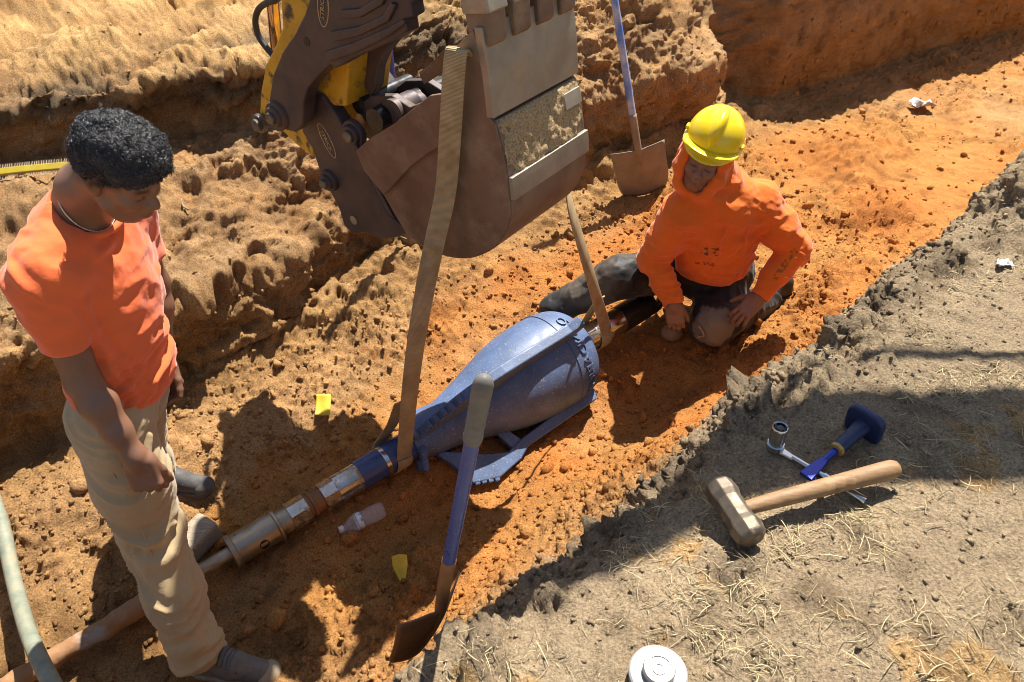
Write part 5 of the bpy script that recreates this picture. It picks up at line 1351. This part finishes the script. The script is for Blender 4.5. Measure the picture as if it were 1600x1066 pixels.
fz = np.where((dp_ > -.004) & (dp_ < .026 * RNG.random(60000)) & (xl < .045) & ~((yl > .06) & (xl > -.03) & (xl < .02)))[0][:1800]
nh0 = len(HV2); HV2 = np.concatenate([HV2, sp_[fz]]); HN = np.concatenate([HN, (rv[fz]) @ AXH])
nc = 6500; hid = np.concatenate([RNG.choice(okh, nc), np.arange(nh0, nh0 + len(fz))]); nc = len(hid); T = 8; cu_ = np.zeros((nc, T, 3)); 
ang0 = RNG.random(nc) * 6.28; up_ = HN[hid] + RNG.normal(size=(nc, 3)) * .35; up_ /= np.linalg.norm(up_, axis=1, keepdims=True)
t1_ = np.cross(up_, RNG.normal(size=(nc, 3))); t1_ /= np.linalg.norm(t1_, axis=1, keepdims=True); t2_ = np.cross(up_, t1_); hr_ = .0022 + .0022 * RNG.random(nc); hh_ = np.where(hid >= nh0, .003, .004 + .008 * RNG.random(nc))
for q in range(T):
    a = ang0 + q / (T - 1) * 9.5; cu_[:, q] = HV2[hid] - up_ * .003 + up_ * (hh_ * q / (T - 1))[:, None] + (t1_ * np.cos(a)[:, None] + t2_ * np.sin(a)[:, None]) * hr_[:, None]
tg = np.gradient(cu_, axis=1); tg /= np.linalg.norm(tg, axis=2, keepdims=True); sa_ = np.cross(tg, up_[:, None]); sa_ /= np.linalg.norm(sa_, axis=2, keepdims=True) + 1e-9; sb_ = np.cross(tg, sa_)
CVt = np.stack([cu_ + (sa_ * x + sb_ * y) * .00075 for x, y in ((1, 0), (-.5, .87), (-.5, -.87))], 2).reshape(-1, 3)
bi = np.arange(T - 1)[:, None] * 3 + np.arange(3)[None]; nx = np.arange(T - 1)[:, None] * 3 + (np.arange(3)[None] + 1) % 3
cf_ = np.stack([bi, nx, nx + 3, bi + 3], -1).reshape(-1, 4); CF = (cf_[None] + (np.arange(nc) * T * 3)[:, None, None]).reshape(-1, 4)
make("curls", CVt, CF, M_CURL, hair, smooth=True)["kind"] = "stuff"

# ---------------------------------------------------------------- the worker kneeling beside the pipe
SK = np.array([.217, -.976, 0]); SRt = np.array([-.976, -.217, 0])
C2 = at_t(1104, 244, 3.03); N2 = np.array([.880, 2.85, -.235])
man2 = thing("person", "person in orange hooded top and black trousers kneeling beside the pipe with hands lowered", "person", (.92, 2.85, -.93), "workers in orange")
HF2 = np.array([-.40, -.90, -.02])
SR2, ER2, WR2 = np.array([.700, 2.775, -.295]), np.array([.615, 2.79, -.52]), np.array([.700, 2.655, -.665])
SL2, EL2, WL2 = np.array([1.055, 2.845, -.285]), np.array([1.215, 2.79, -.475]), np.array([1.065, 2.655, -.630])
S = Solid(); f2_, l2_, u2_, L2 = add_head(S, C2, HF2, -.22, False, 1.08)
S.chain([(C2 - f2_ * .035 - u2_ * .045, .058), (N2, .066)], .03).chain([(N2, .07), (np.array([.9, 2.88, -.5]), .08), (np.array([.93, 2.96, -.70]), .10)], .04)
S.cone(N2, SR2, .05, .045, .03).cone(N2, SL2, .05, .045, .03)
S.chain([(SR2, .05), (ER2, .040), (WR2, .028)], .02).chain([(SL2, .05), (EL2, .040), (WL2, .028)], .02)
add_hand(S, WR2, np.array([.18, -.30, -.92]), np.array([-.15, -.85, .25]), np.array([1, .0, 0]), (22, 38, 30), 2, 1.02, (22, 10))
add_hand(S, WL2, np.array([-.62, -.30, -.62]), np.array([-.30, -.72, .78]), np.array([-.5, .5, .5]), (12, 22, 18), 9, 1.02, (48, 18))
S.chain([(np.array([.93, 2.96, -.7]), .07), (np.array([.91, 2.72, -.80]), .05), (np.array([1.2, 2.93, -.87]), .04)], .03).chain([(np.array([.86, 2.97, -.69]), .07), (np.array([.48, 2.85, -.66]), .05), (np.array([.18, 2.86, -.87]), .035)], .03)
body2 = solid_obj("body", S, .004, M_SKINB, man2, None, lambda V: face_tint(V, 1.0, SKIN_B, C2, f2_, l2_, u2_))
# hooded top
ax2 = np.stack([SK, SRt, UP]); tl2 = np.stack([norm(SK - UP * .22), SRt, norm(UP + SK * .22)])
S = Solid().ell(np.array([.885, 2.835, -.385]), (.128, .185, .195), tl2, .05)
S.cone(SR2 * .86 + N2 * .14, SL2 * .86 + N2 * .14, .078, .078, .05).cone(N2, SR2, .072, .070, .05).cone(N2, SL2, .072, .070, .05)
S.ell(np.array([.905, 2.875, -.55]), (.145, .178, .18), tl2, .07)
S.chain([(SR2, .082), (SR2 * .5 + ER2 * .5, .070), (ER2, .060)], .04).chain([(ER2, .060), (ER2 * .45 + WR2 * .55, .050), (WR2, .043)], .02)
S.chain([(SL2, .084), (SL2 * .5 + EL2 * .5, .074), (EL2, .063)], .04).chain([(EL2, .063), (EL2 * .45 + WL2 * .55, .053), (WL2, .045)], .02)
for E_, W_ in ((ER2, WR2), (EL2, WL2)):
    d = norm(W_ - E_); S.cutplane(d, W_ + d * .004, W_, .10).cutcone(W_ - d * .03, W_ + d * .1, .034, .036)
S.cutplane(norm([0, .25, -1]), np.array([.92, 2.78, -.655]), np.array([.92, 2.86, -.72]), .26, .006)
# hood
axh = np.stack([f2_, l2_, u2_])
S.ell(L2(-.018, 0, .004), (.112, .104, .128), axh, .04).chain([(L2(-.04, 0, -.05), .092), (N2 + np.array([-.01, .0, .02]), .098)], .05)
for s_ in (-1, 1): S.chain([(L2(.045, s_ * .074, .03), .024), (L2(.052, s_ * .074, -.05), .024), (L2(.060, s_ * .048, -.125), .026), (N2 + SK * .10 + SRt * -s_ * .03 + UP * -.045, .03)], .03)
S.ell(L2(.088, 0, -.022), (.092, .067, .112), axh, .008, -1)
def hood_disp(P):
    a_1 = np.exp(-(np.linalg.norm(P - ER2, axis=1) / .13) ** 2) + np.exp(-(np.linalg.norm(P - (ER2 * .4 + WR2 * .6), axis=1) / .11) ** 2); a_2 = np.exp(-(np.linalg.norm(P - EL2, axis=1) / .13) ** 2) + np.exp(-(np.linalg.norm(P - SL2, axis=1) / .10) ** 2)
    d = .0070 * ridge(P, [[7, 0, 3], [2, 8, -3], [-2, 2, 13]], 41) + .0018 * fbm(P, .03, 2, 6)
    d += .0070 * np.clip(a_1, 0, 1) * ridge(P, [[4, 0, -4], [0, 5, 5], [3, 0, 34]], 47) + .009 * np.clip(a_2, 0, 1) * ridge(P, [[12, 0, 10], [0, 5, 5], [-10, 0, 20]], 49)
    hm_ = np.exp(-(np.linalg.norm(P - C2, axis=1) / .16) ** 2); d += .0050 * hm_ * ridge(P, np.stack([f2_ * 26, l2_ * 22, u2_ * 6]).T, 51)
    for E_, W_ in ((ER2, WR2), (EL2, WL2)):
        dd = norm(W_ - E_); s_ = (P - W_) @ dd; d += .0025 * np.exp(-((s_ + .026) / .005) ** 2) * (np.linalg.norm(P - W_, axis=1) < .08) * -1
    d += fold_lines(P, [([N2 + SK * .12 - UP * .10, np.array([.86, 2.73, -.58])], .010, .004), ([SL2 + SK * .07 - UP * .06, np.array([.93, 2.72, -.5])], .012, .006), ([SR2 + SK * .07 - UP * .05, np.array([.84, 2.71, -.47])], .011, .005), ([np.array([.80, 2.73, -.56]), np.array([1.02, 2.74, -.60])], .010, .005)])
    return d
def hood_tint(P):
    c = np.tile(np.array([.80, .165, .016]), (len(P), 1)); q = (P - np.array([.885, 2.71, -.42])); s_ = q @ SRt; z_ = q[:, 2]; fr_ = ((P - np.array([.885, 2.835, -.42])) @ SK) > .06
    ink = (vnoise(P * 95, 3) > .05) & (np.abs(z_ + .015) < .018) & (((s_ > .062) & (s_ < .085)) | ((s_ > .005) & (s_ < .045))) & fr_
    c[ink] = (.10, .05, .02)
    ink2 = (vnoise(P * 110, 9) > .1) & (np.abs(z_ + .085) < .010) & (s_ > .02) & (s_ < .10) & fr_
    c[ink2] = (.35, .07, .015)
    t_ = (P - EL2) @ norm(WL2 - EL2); ink3 = (vnoise(P * 90, 5) > .0) & (t_ > .02) & (t_ < .17) & (((P - EL2) @ np.array([-.2, -.8, .55])) > .042) & (np.abs((P - EL2 - np.outer(t_, norm(WL2 - EL2))) @ norm(np.cross(norm(WL2 - EL2), [-.2, -.8, .55]))) < .012) & (np.linalg.norm(P - (EL2 + WL2) / 2, axis=1) < .16)
    c[ink3] = (.36, .12, .02)
    return c
hood = solid_obj("hooded_top", S, .005, M_HOOD, man2, hood_disp, hood_tint)
for s_ in (-1, 1):
    a = L2(.075, s_ * .052, -.125); fc = np.array([.885, 2.705, -.36])
    P = [a, N2 + SK * .135 + SRt * -s_ * .045 - UP * .06, N2 + SK * .158 + SRt * -s_ * .055 - UP * .13, N2 + SK * .168 + SRt * -s_ * .055 - UP * (.20 if s_ < 0 else .17)]
    ds = make("drawstring", *tube(cat_rom(P, 5), .0036, 8), M_TEE, hood, smooth=True); 
# trousers
kn2 = np.array([.905, 2.705, -.815])
S = Solid().ell(np.array([.93, 2.97, -.70]), (.16, .185, .14), ax2, .05)
S.chain([(np.array([1.0, 2.95, -.72]), .115), (kn2 + np.array([.01, .02, 0]), .103)], .05).chain([(kn2, .103), (np.array([1.22, 2.94, -.865]), .068)], .03)
S.chain([(np.array([.85, 2.98, -.70]), .115), (np.array([.48, 2.85, -.665]), .088)], .05).chain([(np.array([.48, 2.85, -.665]), .088), (np.array([.20, 2.86, -.86]), .07)], .04)
def tr2_disp(P): return .006 * ridge(P, [[8, 0, 5], [0, 9, -4], [-4, 2, 9]], 61) + .003 * ridge(P, np.diag([18, 18, 14]), 63) + .002 * fbm(P, .03, 2, 8)
def tr2_tint(P):
    c = np.tile(np.array([.018, .017, .017]), (len(P), 1)); q = P - kn2
    k_ = np.linalg.norm(q - np.array([-.01, -.05, .02]), axis=1) + .012 * fbm(P, .04, 3, 4)
    c = lerp(c, np.tile(np.array([.20, .165, .125]), (len(P), 1)), (.098 - k_) / .012)
    lg = np.clip((.72 - P[:, 0]) / .1, 0, 1) * np.clip(.4 + .8 * fbm(P, .1, 3, 9), 0, 1)
    return lerp(c, np.tile(np.array([.085, .068, .050]), (len(P), 1)), lg)
tr2 = solid_obj("trousers", S, .0055, M_BLACKTR, man2, tr2_disp, tr2_tint)
make("trouser_tear", *tube(cat_rom([kn2 + np.array([-.085, -.075, .045]), kn2 + np.array([-.070, -.093, .030]), kn2 + np.array([-.062, -.098, .008]), kn2 + np.array([-.085, -.085, -.012])], 5), .0045, 8), M_BOOT, tr2, smooth=True)
# boots
shoe(man2, (.24, 2.87), (.045, 2.80), terrain_z((.12, 2.84)) + .0, (M_BOOT, M_BOOT, M_BOOT, M_BOOT), .08, 1.05, False)
shoe(man2, (1.33, 3.0), (1.14, 2.90), terrain_z((1.25, 2.95)) + .0, (M_BLACKRUB, M_SCRAP, M_BLACKRUB, M_BLACKRUB), .03, 1.0, False)
make("ring", *tube(np.array([WL2 + norm([-.62, -.30, -.62]) * .125 + .0105 * (np.array([.6, -.7, 0]) * math.cos(a) + np.array([.2, .3, .9]) * math.sin(a)) for a in np.linspace(0, 6.283, 20)]), .0016, 6, caps=False), M_BRASS, man2, smooth=True) if False else None
# hard hat
hp_f = norm(f2_ + u2_ * .08); hp_u = norm(u2_ - f2_ * .08); hx_ = np.stack([hp_f, l2_, hp_u]); H = lambda x, y, z: C2 + hp_f * (x - .008) + l2_ * y + hp_u * (z + .026)
M_HAT = pmat("glossy_yellow_plastic", (.82, .60, .008), (.81, .585, .008), 8, .28, 0, .03, 60, rvar=.06, coat=.3)
S = Solid().ell(H(-.008, 0, .052), (.136, .112, .122), hx_, .01)
S.ell(H(.030, 0, .095), (.104, .036, .087), hx_, .004)
S.cutplane(-hp_u, H(0, 0, .044), None, 9, .003)
S.ell(H(-.008, 0, .042), (.128, .104, .114), hx_, .003, -1)
hat = solid_obj("hard_hat", S, .0036, M_HAT, man2); hat["label"] = "glossy yellow hard hat over the hood"
S = Solid().ell(H(.010, 0, .040), (.158, .118, .010), hx_, .01).ell(H(.090, 0, .030), (.085, .090, .009), np.stack([norm(hp_f - hp_u * .22), l2_, norm(hp_u + hp_f * .22)]), .02)
S.ell(H(-.010, 0, .036), (.129, .103, .05), hx_, .004, -1)
solid_obj("brim", S, .0036, M_HAT, hat)
for s_ in (-1, 1):
    S = Solid().box(H(.02, s_ * .112, .064), (.020, .007, .010), np.stack([hp_f, l2_, norm(hp_u - l2_ * s_ * .1)]), .008, .01)
    solid_obj("accessory_slot", S, .0036, M_HAT, hat)
    S = Solid().box(H(-.05, s_ * .106, .060), (.030, .006, .006), np.stack([norm(hp_f + l2_ * s_ * .2), l2_, hp_u]), .005, .01)
    solid_obj("rain_gutter", S, .0036, M_HAT, hat)
